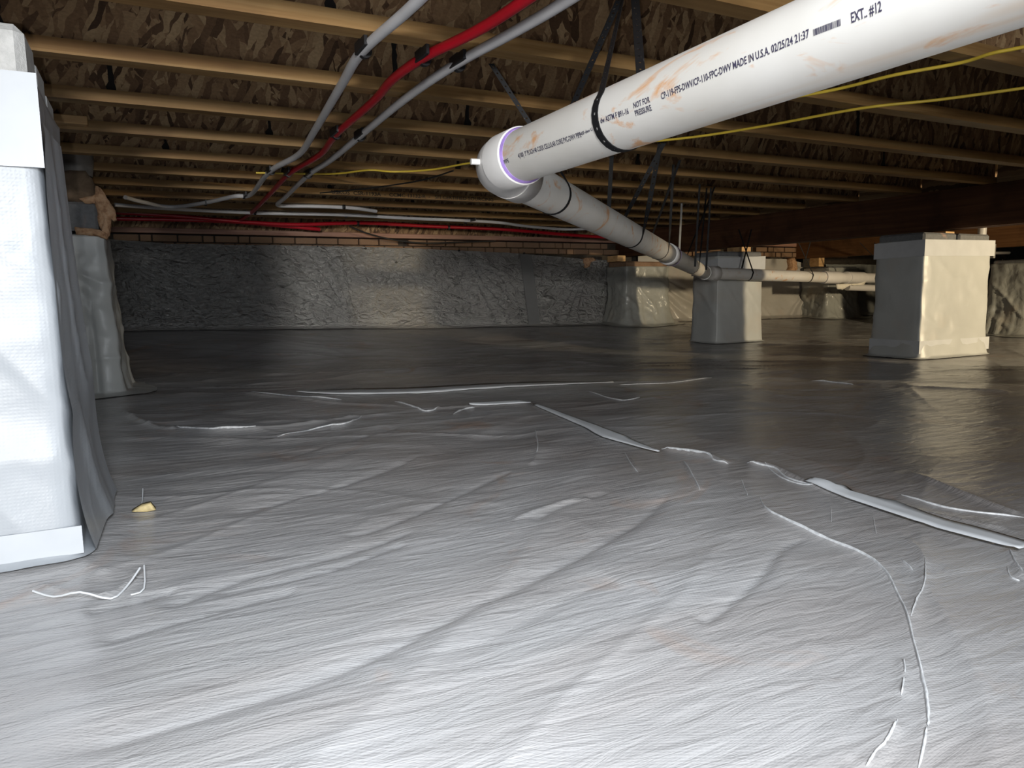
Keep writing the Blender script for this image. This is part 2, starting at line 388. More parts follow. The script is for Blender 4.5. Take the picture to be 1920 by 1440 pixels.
def floor_h(X, Y):
    Z = base_h(X, Y)
    amp = 1.0 - 0.6 * sstep(4.6, 5.6, Y)
    ca, sa = math.cos(0.62), math.sin(0.62)
    U = X * ca + Y * sa; Vv = -X * sa + Y * ca
    wob = 0.12 * fbm(X * 1.7, Y * 1.7, 3, 2)
    n = 0.014 * fbm(X * 0.9, Y * 0.9, 11, 2) + 0.008 * fbm(U * 0.8, Vv * 3.2 + wob * 4, 21, 3)
    n = n + 0.0028 * fbm(X * 3.3 + wob * 3, Y * 4.6, 31, 3)
    n = n + 0.0024 * ridge(U * 1.6 + wob * 6, Vv * 5.5 + wob * 5, 41, 6) + 0.0012 * ridge(X * 2.5 + wob * 9, Y * 5.1, 51, 7)
    # stronger wrinkles in the middle distance
    far = sstep(1.4, 2.6, Y) * (1 - sstep(4.9, 5.5, Y))
    n = n + far * (0.006 * ridge(X * 1.1 + wob * 5, Y * 3.0 + wob * 6, 61, 5) + 0.006 * fbm(X * 1.2, Y * 3.8 + wob * 5, 71, 3) + 0.0)
    Ur = X * 0.894 - Y * 0.449; Vr = X * 0.449 + Y * 0.894
    n = n + sstep(0.9, 2.2, Y) * (0.0045 * fbm(Ur * 2.2 + wob * 4, Vr * 9 + wob * 9, 81, 3) + 0.0050 * ridge(Ur * 1.3 + wob * 7, Vr * 5.2 + wob * 8, 83, 5))
    n = n + 0.0016 * fbm(Ur * 2.5 + wob * 5, Vr * 13 + wob * 12, 85, 2)
    for (ax, ay, bx, by, rr) in FLATS:
        dx, dy = bx - ax, by - ay; t = np.clip(((X - ax) * dx + (Y - ay) * dy) / (dx * dx + dy * dy), 0, 1)
        d = np.hypot(X - ax - t * dx, Y - ay - t * dy); amp = amp * (1 - 0.9 * np.exp(-(d / rr) ** 2))
    Z = Z + amp * n
    for pts, h, wd in CREASES:
        P = [onz(px, py, 0.0)[:2] for px, py in pts]
        P = [np.array(q)[:2] for q in [(v.x, v.y) for v in catmull([(p[0], p[1], 0) for p in P], 4)]]
        lo = np.min(P, 0) - 3 * wd; hi = np.max(P, 0) + 3 * wd
        m = (X > lo[0]) & (X < hi[0]) & (Y > lo[1]) & (Y < hi[1])
        if not m.any(): continue
        xs = X[m]; ys = Y[m]; best = np.full(xs.shape, 1e9); sgn = np.zeros(xs.shape); tt = np.zeros(xs.shape); L = len(P) - 1
        for i in range(L):
            a, b = P[i], P[i + 1]; d = b - a; q = d @ d + 1e-12
            t = np.clip(((xs - a[0]) * d[0] + (ys - a[1]) * d[1]) / q, 0, 1)
            dx = xs - a[0] - t * d[0]; dy = ys - a[1] - t * d[1]; dd = np.sqrt(dx * dx + dy * dy)
            u = dd < best; best = np.where(u, dd, best); sgn = np.where(u, np.sign(dx * d[1] - dy * d[0]), sgn); tt = np.where(u, (i + t) / L, tt)
        s = best / wd * np.where(sgn > 0, 1.0, 0.45)
        prof = np.exp(-s * 1.8) * sstep(0, 0.12, tt) * sstep(0, 0.12, 1 - tt)
        Z[m] = Z[m] + h * prof
    for (x0, x1, y0, y1) in PIERS:
        dx = np.maximum(np.maximum(x0 - X, X - x1), 0); dy = np.maximum(np.maximum(y0 - Y, Y - y1), 0); d = np.sqrt(dx * dx + dy * dy)
        k = np.exp(-(d / 0.09) ** 2); Z = Z * (1 - k) + (base_h(X, Y) + 0.004) * k
    return Z
def axis_pts(lo, hi, fine0, step0, growth):
    P = [lo]
    while P[-1] < hi:
        d = step0 + growth * max(0.0, abs(P[-1] - fine0) - 0.7); P.append(P[-1] + d)
    return np.array(P)
xs = axis_pts(-1.2, 9.5, 0.6, 0.006, 0.0042); ys = axis_pts(-0.6, 5.72, 0.6, 0.006, 0.0032)
GX, GY = np.meshgrid(xs, ys); GZ = floor_h(GX, GY)
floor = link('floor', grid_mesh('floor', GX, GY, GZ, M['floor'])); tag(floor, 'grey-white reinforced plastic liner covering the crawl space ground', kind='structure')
print('floor verts', GX.size)
def fz(x, y): return float(floor_h(np.array([[float(x)]]), np.array([[float(y)]]))[0, 0])

# subfloor
V, F = box(-1.6, 9.6, -0.8, 5.9, HJ + 0.235, HJ + 0.255); sub = obj('ceiling', V, F, M['osb']); tag(sub, kind='structure')

# far foundation wall: block core, brick top courses, sill, rim
wallf = obj('wall_back', *box(-1.2, 9.4, WY + 0.05, WY + 0.25, 0.0, CH + 0.425), M['mortar_dark']); tag(wallf, kind='structure')
random.seed(4)
def brick_mesh():
    V, F = box(-0.5, 0.5, -0.5, 0.5, -0.5, 0.5, 0.06); return mkmesh('brick', V, F, M['brick'])
bm_ = brick_mesh()
for row in range(2):
    x = -0.5 + row * 0.07
    z0 = CH + 0.425 - 0.052 * (row + 1)
    while x < 6.9:
        L = 0.150 if random.random() < 0.62 else 0.068
        if not (row == 0 and random.random() < 0.16):
            o = link('brick', bm_, wallf); o.scale = (L, 0.08, 0.046); o.location = Vector((x + L / 2, WY + 0.035 + random.uniform(-.004, .006), z0 + 0.025)) ; o.matrix_parent_inverse = Matrix.Identity(4)
        x += L + 0.010
sill = obj('trim_1', *box(-1.2, 9.4, WY - 0.005, WY + 0.13, CH + 0.432, CH + 0.468, 0.004), M['rim']); tag(sill, 'reddish sill board on the far wall', kind='structure')
rim = obj('trim_2', *box(-1.2, 9.4, WY + 0.045, WY + 0.07, CH + 0.468, HJ + 0.235), M['osb']); tag(rim, 'strand board rim behind the joist ends', kind='structure')
wl = obj('wall_left', *box(-1.5, -1.25, -0.6, 5.9, 0, HJ + 0.23), M['cmu_dark']); tag(wl, kind='structure')
wr = obj('wall_right', *box(9.3, 9.5, -0.6, 5.9, 0, HJ + 0.23), M['cmu_dark']); tag(wr, kind='structure')

# ------------------------------------------------------------------ girders
def girder(x0, x1, y0, y1, z0, z1, mat, label, loc):
    t = thing('girder', label, 'beam', (x0, y0, z0)); n = 3; w_ = (x1 - x0) / n
    for k in range(n):
        obj('plank', *box(x0 + k * w_ + 0.001, x0 + (k + 1) * w_ - 0.001, y0, y1, z0 + 0.002 * (k % 2), z1, 0.002), mat, t)
    return t
girder(3.92, 4.035, -0.5, WY + 0.12, CH + 0.305, HJ - 0.001, M['girder'], 'dark wooden girder crossing above the two white wrapped block piers on the right', 0)
girder(6.20, 6.315, -0.5, WY + 0.04, CH + 0.305, HJ - 0.001, M['girder2'], 'second brown girder farther right, seen below the dark one', 0)
girder(-0.46, -0.35, 1.2, WY + 0.05, CH + 0.40, HJ - 0.001, M['girder'], 'dark girder along the left, above the white wrapped pier', 0)

# ------------------------------------------------------------------ joists
ordn = ['nearest', 'second', 'third', 'fourth', 'fifth', 'sixth', 'seventh', 'eighth', 'ninth', 'tenth', 'eleventh']
JY = [1.095 + 0.406 * n for n in range(11)]
FH, FW = 0.032, 0.050
JEX = {0: 'above the near end of the drain pipe', 1: 'first one seen whole across the top', 7: 'with black printed lettering on its lower flange', 10: 'right before the brick-topped wall'}
SEAMS = {0: [], 1: [0.36, 1.62], 2: [-0.24, 0.62, 2.4], 3: [-0.05, 1.0, 3.1], 4: [0.42, 2.0], 5: [0.1, 1.3], 6: [0.6, 2.6]}
def wavy_bar(x0, x1, yc, w2, z0, z1, seed):
    n = 40; V = []; F = []; X = np.linspace(x0, x1, n)
    dz = 0.0014 * fbm(X * 1.1, X * 0 + seed, seed, 2); dy = 0.003 * fbm(X * 0.8, X * 0 + seed + 9, seed + 3, 2)
    for i in range(n):
        for (yy, zz) in ((-w2, z0), (w2, z0), (w2, z1), (-w2, z1)): V.append((X[i], yc + yy + dy[i], zz + dz[i]))
    for i in range(n - 1):
        for k in range(4): F.append((i * 4 + k, i * 4 + (k + 1) % 4, (i + 1) * 4 + (k + 1) % 4, (i + 1) * 4 + k))
    F.append((0, 3, 2, 1)); e = (n - 1) * 4; F.append((e, e + 1, e + 2, e + 3)); return V, F
for n, y in enumerate(JY):
    ex = JEX.get(n, '')
    lab = '%s I-joist from the camera, pine flanges and strand board web%s' % (ordn[n], (', ' + ex) if ex else '')
    t = thing('floor_joist', ' '.join(lab.split()[:16]), 'joist', (1.0, y, HJ), 'I-joists under the subfloor')
    x0, x1 = -0.55, 9.2
    obj('flange', *wavy_bar(x0, x1, y, FW / 2, HJ, HJ + FH, n), M['flange'], t)
    obj('flange', *box(x0, x1, y - FW / 2, y + FW / 2, HJ + 0.203, HJ + 0.235), M['flange'], t)
    # web; its texture is offset per joist by building it in its own local frame
    V, F = box(0, x1 - x0, -0.005, 0.005, 0, 0.203 - FH + 0.004); me = mkmesh('web', V, F, M['osb']); wo = link('web', me, t)
    wo.matrix_parent_inverse = Matrix.Identity(4); wo.location = Vector((x0 - 1.0, 0, FH - 0.002))
    for sx in SEAMS.get(n, [0.9, 2.2] if n % 2 else [1.5]):
        V = []; F = []; k = 14
        for i in range(k):
            zz = HJ + FH + (0.203 - FH) * i / (k - 1); ww = 0.004 + 0.0035 * random.random() + (0.006 if i < 2 else 0)
            cx = sx + 0.002 * random.uniform(-1, 1)
            for yy in (y - 0.0052, y - 0.0075): V += [(cx - ww, yy, zz), (cx + ww, yy, zz)]
        for i in range(k - 1):
            a, b = i * 4, i * 4 + 4
            F += [(a + 2, a + 3, b + 3, b + 2), (a, a + 2, b + 2, b), (a + 3, a + 1, b + 1, b + 3)]
        obj('glue_seam', V, F, M['joint'], t)
gd = [o for o in COL.objects if o.name == 'girder'][0]
for n in range(-1, 10):
    ya = (JY[n] if n >= 0 else JY[0] - 0.406) + 0.027; yb = JY[n + 1] - 0.027
    obj('light_block_panel', *box(3.955, 3.985, ya, yb, HJ, HJ + 0.234), M['osb'], gd)  # added between joists to block the work lamp's light above the girder
# small wood block nailed beside the fifth joist at the left
tag(obj('wood_block', *box(-0.225, -0.13, JY[4] - 0.066, JY[4] - 0.0265, HJ + 0.01, HJ + 0.036, 0.002), M['shim']), 'short pale wood block at the joist end above the foam-topped pier', 'block')

# ------------------------------------------------------------------ piers
def wrap_mesh(x0, x1, y0, y1, z0, z1, flare=0.03, amp=0.006, seed=1, skirt=0.10, nper=150, nh=46, rc=0.018, gather=0.0, slump=0.0, ymax=None):
    per = 2 * ((x1 - x0) + (y1 - y0)); V = []; F = []
    zs = np.linspace(0, 1, nh)
    pts = []
    for k in range(nper):
        s = per * k / nper; X, Y = x1 - x0, y1 - y0
        if s < X: p = (x0 + s, y0, 0, -1)
        elif s < X + Y: p = (x1, y0 + s - X, 1, 0)
        elif s < 2 * X + Y: p = (x1 - (s - X - Y), y1, 0, 1)
        else: p = (x0, y1 - (s - 2 * X - Y), -1, 0)
        # soften the corners
        px, py = p[0], p[1]; nx = ny = 0.0
        dxl, dxr, dyf, dyb = px - x0, x1 - px, py - y0, y1 - py
        gx = math.exp(-dxr / rc) - math.exp(-dxl / rc); gy = math.exp(-dyb / rc) - math.exp(-dyf / rc)
        nl = math.hypot(gx, gy) or 1; nx, ny = gx / nl, gy / nl
        cdist = min(math.hypot(px - a, py - b) for a in (x0, x1) for b in (y0, y1))
        rr = -0.35 * rc * math.exp(-(cdist / rc) ** 2)
        pts.append((px + nx * rr, py + ny * rr, nx, ny, s))
    P = np.array(pts); ns = P[:, 4]
    rows = []
    for t in zs:
        z = z0 + (z1 - z0) * t
        d = amp * (fbm(ns * 9 + t * 1.2, ns * 0 + t * 6, seed, 3) + 0.8 * ridge(ns * 6 + t * 3.0, ns * 0 + t * 2.2 + 3, seed + 5, 5)) * (0.35 + 0.65 * math.sin(math.pi * min(1, t * 1.05)) )
        d = d + flare * (1 - t) ** 5 + 0.4 * amp
        if gather: d = d + gather * np.abs(fbm(ns * 14, ns * 0 + 2, seed + 8, 2)) * (1 - t) ** 1.5
        rows.append(np.stack([P[:, 0] + P[:, 2] * d, P[:, 1] + P[:, 3] * d, np.full(nper, z) + (slump * vnoise(ns * 7, ns * 0, seed + 2) if t == 1 else 0)], 1))
    base = rows[0]
    sk = []
    for q in (1.0, 0.6, 0.25):
        e = skirt * q * (1 + 0.9 * vnoise(ns * 5, ns * 0 + 1, seed + 4)); X = P[:, 0] + P[:, 2] * (flare + e); Y = P[:, 1] + P[:, 3] * (flare + e)
        Z = floor_h(X[None, :], Y[None, :])[0] + 0.003 + 0.004 * np.abs(vnoise(ns * 22, ns * 0 + q, seed + 6)) + 0.012 * (1 - q) ** 2
        sk.append(np.stack([X, Y, Z], 1))
    base[:, 2] = np.maximum(base[:, 2], floor_h(base[None, :, 0], base[None, :, 1])[0] + 0.012)
    rows = sk + rows
    # top flap folded inwards
    top = rows[-1].copy(); top[:, 0] -= P[:, 2] * 0.03; top[:, 1] -= P[:, 3] * 0.03; rows.append(top)
    for r in rows:
        if ymax: r[:, 1] = np.minimum(r[:, 1], ymax)
        V += [tuple(v) for v in r]
    for i in range(len(rows) - 1):
        for k in range(nper): F.append((i * nper + k, i * nper + (k + 1) % nper, (i + 1) * nper + (k + 1) % nper, (i + 1) * nper + k))
    return V, F
def band(x0, x1, y0, y1, z0, z1, off, dzl=0.0, dzr=0.0, faces='fl'):
    """tape strip wrapped round the front (y0) and left / right faces"""
    V = []; F = []; n = 14
    path = []
    if 'l' in faces: path += [(x0 - off, y1 - (y1 - y0) * k / n) for k in range(n)]
    path += [(x0 - off + (x1 - x0 + 2 * off) * k / n, y0 - off) for k in range(n + 1)]
    if 'r' in faces: path += [(x1 + off, y0 + (y1 - y0) * (k + 1) / n) for k in range(n)]
    m = len(path)
    for i, (x, y) in enumerate(path):
        q = i / (m - 1); dz = dzl * (1 - q) + dzr * q
        V += [(x, y, z0 + dz), (x, y, z1 + dz)]
    F = [(2 * i, 2 * i + 2, 2 * i + 3, 2 * i + 1) for i in range(m - 1)]
    return V, F
def thick(o, t):
    m = o.modifiers.new('thickness', 'SOLIDIFY'); m.thickness = t; m.offset = 1; return o

def block_pier(b, ztop, ncourse, label, wrap, wmat, bmat, bh=None, **kw):
    x0, x1, y0, y1 = b; zf = float(base_h((x0 + x1) / 2, y0)); t = thing('block_pier', label, 'pier', ((x0 + x1) / 2, (y0 + y1) / 2, zf))
    h = (ztop - zf) / ncourse
    for k in range(ncourse):
        za, zb = zf + k * h, zf + (k + 1) * h - 0.004
        cut = [(x0, (x0 + x1) / 2 - .002), ((x0 + x1) / 2 + .002, x1)] if k % 2 else [(x0, x1)]
        for a, c in cut: obj('concrete_block', *box(a + .008, c - .008, y0 + .008, y1 - .008, za, zb, 0.010), bmat, t)
    o = obj('plastic_wrap', *wrap_mesh(x0, x1, y0, y1, zf + 0.01, wrap, **kw), wmat, t, True)
    return t
# right pier (nearer)
b = PIERS[0]
pr = block_pier(b, CH + 0.290, 4, 'tall white wrapped block pier on the right, standing under the dark girder', CH + 0.245, M['wrap_pier'], M['cmu_dark'], amp=0.008, flare=0.020, seed=7, rc=0.02, skirt=0.03)
thick(obj('tape_band', *band(*b, CH + 0.165, CH + 0.252, 0.0105, -0.012, 0.0, 'l'), M['tape'], pr), 0.002)
thick(obj('tape_band', *band(*b, 0.035, 0.105, 0.0135, 0.0, 0.0, 'l'), M['tape'], pr), 0.001)
# middle pier
b = PIERS[1]
pm = block_pier(b, CH + 0.270, 4, 'smaller white wrapped block pier crossed by the level drain pipe', CH + 0.232, M['wrap_pier'], M['cmu_dark'], amp=0.006, flare=0.014, seed=23, rc=0.02, skirt=0.02)
thick(obj('tape_band', *band(*b, CH + 0.14, CH + 0.236, 0.0085, -0.045, 0.0, 'l'), M['tape'], pm), 0.002)
# pilaster under the girder at the far wall
b = PIERS[2]
pp = block_pier(b, CH + 0.252, 3, 'cloudy film wrapped pilaster against the far wall, left side dark, under the girder end', CH + 0.205, M['wrap_clear'], M['brick'], amp=0.020, flare=0.06, seed=31, gather=0.03, ymax=5.535)
b = PIERS[3]
p5 = block_pier(b, CH + 0.215, 3, 'shiny film wrapped pilaster at the far wall, right of the middle pier', CH + 0.20, M['wrap_clear'], M['cmu_dark'], amp=0.022, flare=0.05, seed=37, gather=0.03, ymax=5.535)
b = PIERS[4]
p3 = block_pier(b, CH + 0.20, 3, 'dim film wrapped pier cut off by the right edge of the picture', CH + 0.17, M['wrap_clear'], M['cmu_dark'], amp=0.02, flare=0.08, seed=41, gather=0.04)
b = PIERS[7]
p0 = block_pier(b, CH + 0.290, 4, 'wrapped block pier under the dark girder beyond the right edge', CH + 0.245, M['wrap_pier'], M['cmu_dark'], amp=0.008, flare=0.02, seed=47, nper=80, nh=14)
# near left pier: concrete blocks bare at the top
bx0, bx1, by0, by1 = PIERS[5]
pl = thing('block_pier', 'big bright white wrapped pier at the left edge with bare grey concrete block top', 'pier', (-0.35, 1.44, 0))
ztop = CH + 0.385
for k in range(4):
    za, zb = k * 0.196, (k + 1) * 0.196 - 0.004
    if k == 3: zb = ztop
    for (ya, yb, dz) in ((by0 + .004, by0 + .118, 0), (by0 + .120, by0 + .236, -0.012), (by0 + 0.238, by1 - .004, -0.03)):
        if k < 3 and ya > by0 + .01: continue
        obj('concrete_block', *box(bx0 + .006, bx1 - .004, ya, yb if k == 3 else by1 - .004, za, zb + (dz if k == 3 else 0), 0.012), M['cmu'], pl)
obj('plastic_wrap', *wrap_mesh(bx0, bx1, by0, by1, 0.01, CH + 0.31, amp=0.007, flare=0.008, seed=53, skirt=0.02, nper=260, nh=90, rc=0.012), M['wrap'], pl, True)
thick(obj('tape_band', *band(bx0, bx1, by0, by1, CH + 0.185, CH + 0.315, 0.0085, 0, 0, ''), M['tape_pier'], pl), 0.0012)
thick(obj('tape_band', *band(bx0, bx1, by0, by1, 0.012, 0.055, 0.0135, 0, 0, ''), M['tape_pier'], pl), 0.0012)
# loose gathered film down the pier's right flank
def sheet_strip(path, mat, name, parent, w0=0.0): pass
n1, n2 = 46, 22
T, U = np.meshgrid(np.linspace(0, 1, n1), np.linspace(0, 1, n2), indexing='ij')
zz = 0.012 + (CH + 0.235) * T
yy = by0 - 0.004 + (by1 - by0 + 0.02) * U * (0.30 + 0.70 * (1 - 0.78 * T))
xx = bx1 + 0.007 + 0.016 * (1 - 0.7 * T) * U + 0.009 * ridge(U * 3.2 + T * 1.3, T * 1.5, 91, 3) * (1 - 0.4 * T) + 0.022 * (1 - T) ** 9
me = grid_mesh('loose_film', xx, yy, zz, M['wrap']); lf = link('loose_film', me, pl)

# second left pier: wrap, grey block, foam, mortar
bx0, bx1, by0, by1 = PIERS[6]
pl2 = thing('block_pier', 'white film wrapped pier behind the near left one, torn peach foam on its grey block', 'pier', (-0.35, 3.5, 0))
for k in range(3):
    obj('concrete_block', *box(bx0 + .006, bx1 - .006, by0 + .006, by1, k * 0.218, (k + 1) * 0.218 - 0.004, 0.01), M['cmu_dark'], pl2)
obj('concrete_block', *box(bx0 + .006, bx1 - 0.022, by0 + .004, by1, CH + 0.262, CH + 0.375, 0.01), M['cmu_dark'], pl2)
obj('plastic_wrap', *wrap_mesh(bx0, bx1 - 0.006, by0, by1, 0.01, CH + 0.245, amp=0.016, flare=0.035, seed=61, skirt=0.10, nper=260, nh=80, gather=0.05, rc=0.02), M['wrap_pier'], pl2, True)
def blob(name, c, r, mat, parent, seed, rough=0.35, n=(28, 18), flat=None):
    V = []; F = []; a, b_ = n
    for i in range(b_ + 1):
        th = math.pi * i / b_
        for k in range(a):
            ph = 2 * math.pi * k / a
            d = np.array([math.sin(th) * math.cos(ph), math.sin(th) * math.sin(ph), math.cos(th)])
            m = 1 + rough * float(fbm(d[0] * 2.3 + seed, d[1] * 2.3 + d[2] * 3.1, seed, 3)) * 1.6
            V.append((c[0] + d[0] * r[0] * m, c[1] + d[1] * r[1] * m, c[2] + d[2] * r[2] * m))
    for i in range(b_):
        for k in range(a): F.append((i * a + k, (i + 1) * a + k, (i + 1) * a + (k + 1) % a, i * a + (k + 1) % a))
    return obj(name, V, F, mat, parent, True)
def plate(name, outline, y0, y1, mat, parent, seed=1, amp=0.004):
    """an irregular slab: outline in x,z (world), between y0 and y1, bumpy front"""
    n = len(outline); cx = sum(p[0] for p in outline) / n; cz = sum(p[1] for p in outline) / n
    V = []; F = []; R = [1.0, 0.75, 0.5, 0.25]
    for r in R:
        for i, (x, z) in enumerate(outline):
            X_, Z_ = cx + (x - cx) * r, cz + (z - cz) * r
            V.append((X_, y0 - (amp * 3 * (1 - r)) - amp * float(vnoise(X_ * 60, Z_ * 60, seed)), Z_))
    V.append((cx, y0 - amp * 2.5, cz)); c = len(V) - 1
    for k in range(3):
        for i in range(n): j = (i + 1) % n; F.append((k * n + i, k * n + j, (k + 1) * n + j, (k + 1) * n + i))
    for i in range(n): F.append((3 * n + i, 3 * n + (i + 1) % n, c))
    b0 = len(V)
    for x, z in outline: V.append((x, y1, z))
    for i in range(n): j = (i + 1) % n; F.append((i, b0 + i, b0 + j, j))
    F.append(tuple(b0 + i for i in range(n - 1, -1, -1)))
    F = [tuple(reversed(f)) for f in F]
    return obj(name, V, F, mat, parent, True)
def px_outline(pts, y, jit=0.0, sub=1, seed=0):
    out = []; rnd = random.Random(seed)
    for i in range(len(pts)):
        a, c = pts[i], pts[(i + 1) % len(pts)]
        for k in range(sub):
            t = k / sub; px = a[0] + (c[0] - a[0]) * t + rnd.uniform(-jit, jit); py = a[1] + (c[1] - a[1]) * t + rnd.uniform(-jit, jit)
            p = ony(px, py, y); out.append((p[0], p[2]))
    return out
foam_px = [(180, 348), (188, 352), (200, 370), (208, 383), (216, 393), (218, 412), (213, 414), (208, 408), (207, 428), (206, 440), (200, 447), (192, 440), (190, 432), (184, 420), (182, 395), (176, 372)]
plate('foam', px_outline(foam_px, 3.355, 1.0, 4, 3), 3.352, 3.42, M['foam'], pl2, 5, 0.005)
foam2 = [(140, 425), (165, 428), (188, 431), (200, 438), (200, 448), (185, 444), (165, 441), (142, 440)]
plate('foam', px_outline(foam2, 3.35, 0.8, 4, 5), 3.345, 3.40, M['foam'], pl2, 9, 0.004)
mort = [(113, 322), (130, 318), (160, 320), (172, 335), (178, 352), (182, 374), (176, 384), (150, 380), (128, 376), (113, 352)]
plate('mortar_bed', px_outline(mort, 3.38, 1.0, 3, 6), 3.385, 3.60, M['mortar'], pl2, 13, 0.012)
plate('foam', px_outline([(148, 372), (165, 369), (182, 364), (182, 382), (160, 381)], 3.36, 0.8, 3, 8), 3.355, 3.40, M['foam'], pl2, 15, 0.004)
dl = thing('duct_stub', 'dusty grey duct stub on the foam-topped pier, under the joists', 'duct', (-0.19, 3.5, CH + 0.47))
P_ = ony(141, 322, 3.5); Q_ = ony(140, 278, 3.5)
obj('duct_body', *tube([P_ + np.array([0, 0, -0.01]), (P_ + Q_) / 2 + np.array([.006, 0, 0]), Q_], 0.062, 16), M['dustgrey'], dl, True)
obj('duct_seam', *tube([P_ + np.array([-0.052, -0.045, 0]), Q_ + np.array([-0.052, -0.045, 0])], 0.004, 6), M['metal'], dl)
for q, (a, b_) in enumerate([((143, 337), (134, 340))]): pass

# ------------------------------------------------------------------ wall liner sheets
def wall_liner(name, xa, xb, ztop_pts, seed, y, mat, gathers, step=0.010, cr=1.0):
    xs_ = np.arange(xa, xb, step); nz = 60; t = np.linspace(0, 1, nz); XX, TT = np.meshgrid(xs_, t)
    zt = CH + np.interp(XX, [p[0] for p in ztop_pts], [p[1] for p in ztop_pts]) + 0.006 * fbm(XX * 5, XX * 0, seed, 2) + 0.003 * vnoise(XX * 40, XX * 0, seed)
    zb = base_h(XX, np.full_like(XX, y - 0.06)) + 0.015
    ZZ = zb + (zt - zb) * TT
    D = 0.018 * fbm(XX * 2.2, ZZ * 3.0, seed + 1, 3) + 0.010 * ridge(XX * 3 + ZZ * 2.6, ZZ * 2.2, seed + 2, 5)
    cr = cr * (0.35 + 0.9 * sstep(-0.25, 0.3, fbm(XX * 1.6, ZZ * 3, seed + 9, 2)))
    D += cr * (0.0075 * fbm(XX * 8 + ZZ * 3, ZZ * 10, seed + 3, 3) + 0.006 * ridge(XX * 9 - ZZ * 5, ZZ * 9 + XX * 2, seed + 4, 3))
    for (gx, gz, span, amp, a0, a1) in gathers:      # folds fanning out of a pinned point
        dx = XX - gx; dz = ZZ - (CH + gz); r = np.sqrt(dx * dx + dz * dz) + 1e-4; an = np.arctan2(dz, dx)
        wgt = np.exp(-(r / span) ** 2) * sstep(a0 - 0.15, a0 + 0.1, an) * (1 - sstep(a1 - 0.1, a1 + 0.15, an))
        D += amp * wgt * (np.abs(np.sin(an * 17 + 2 * vnoise(an * 3, r * 2, seed)))) * np.minimum(1, r * 10) * 1.5
    YY = y - 0.012 - np.clip(D + 0.012, 0, None) - 0.055 * (1 - TT) ** 4
    # skirt onto the ground
    rows = []
    for q, e in ((0, 0.22), (1, 0.12)):
        Xr = xs_; Yr = np.full_like(xs_, y - 0.075 - e) + 0.03 * vnoise(xs_ * 3, xs_ * 0 + q, seed); Zr = floor_h(Xr[None], Yr[None])[0] + 0.004 + 0.003 * np.abs(vnoise(xs_ * 12, xs_ * 0, q)); rows.append((Xr, Yr, Zr))
    XX = np.vstack([rows[0][0][None], rows[1][0][None], XX]); YY = np.vstack([rows[0][1][None], rows[1][1][None], YY]); ZZ = np.vstack([rows[0][2][None], rows[1][2][None], ZZ])
    return grid_mesh(name, XX, YY, ZZ, mat)
wl1 = thing('wall_liner', 'crinkled shiny grey plastic sheet covering the far wall, left of the pilaster', 'liner', (1.6, WY, 0.2))
top1 = [(-0.5, 0.385), (-0.2, 0.38), (0.16, 0.361), (0.62, 0.358), (1.35, 0.361), (2.32, 0.342), (2.88, 0.327), (3.5, 0.285), (3.8, 0.27)]
gp = lambda px, py: (ony(px, py, WY)[0], ony(px, py, WY)[2] - CH)
G1 = [(*gp(215, 465), 0.55, 0.030, -1.35, -0.1), (*gp(665, 612), 0.9, 0.030, 1.75, 2.6), (*gp(595, 462), 0.35, 0.016, -1.6, -0.6), (*gp(860, 472), 1.1, 0.034, -1.25, -0.35), (*gp(975, 600), 0.7, 0.025, 1.9, 3.1), (*gp(1100, 495), 0.8, 0.03, -3.1, -1.9), (*gp(450, 462), 0.3, 0.012, -2.6, -0.4)]
link('plastic_sheet', wall_liner('plastic_sheet', -0.62, 3.80, top1, 101, WY, M['crinkle'], G1), wl1)
a = ony(985, 477, WY - 0.055); c = ony(992, 608, WY - 0.115)
V, F = box(a[0] - 0.055, a[0] + 0.055, WY - 0.062, WY - 0.058, c[2], a[2], 0); V = [(x + (0.035 if z < 0.5 else 0), y + (-0.085 if z < 0.5 else 0.0), z) for x, y, z in V]
obj('seam_tape', V, F, M['tape_grey'], wl1)
for px, py in [(322, 460), (595, 462), (685, 466), (743, 492), (860, 470), (982, 475), (667, 614)]:
    p = ony(px, py, WY - 0.045); V, F = tube([p, p + np.array([0, -0.014, 0])], 0.008, 10); obj('fastener', V, F, M['clip'], wl1)
wl2 = thing('wall_liner', 'brightly lit plastic sheet on the far wall behind the middle pier', 'liner', (5.0, WY, 0.2))
top2 = [(3.9, 0.33), (4.15, 0.325), (4.7, 0.30), (6.0, 0.300), (6.25, 0.27), (6.4, 0.25)]
G2 = [(*gp(1185, 490), 1.2, 0.035, -1.1, -0.4), (*gp(1500, 545), 0.5, 0.04, -2.3, -0.8), (*gp(1330, 480), 0.8, 0.02, -1.5, -0.5)]
link('plastic_sheet', wall_liner('plastic_sheet', 4.12, 6.30, top2, 131, WY, mat_wrap('pale_wall_film', (0.50, 0.48, 0.44), 0.24, 0.55, 6, False, tint=(0.52, 0.42, 0.36)), G2), wl2)
wl3 = thing('wall_liner', 'dim greenish sheet on the far wall seen beyond the broken pipe end', 'liner', (7.5, WY, 0.2))
link('plastic_sheet', wall_liner('plastic_sheet', 6.62, 9.2, [(6, 0.25), (9.5, 0.25)], 151, WY, M['wrap_clear'], []), wl3)
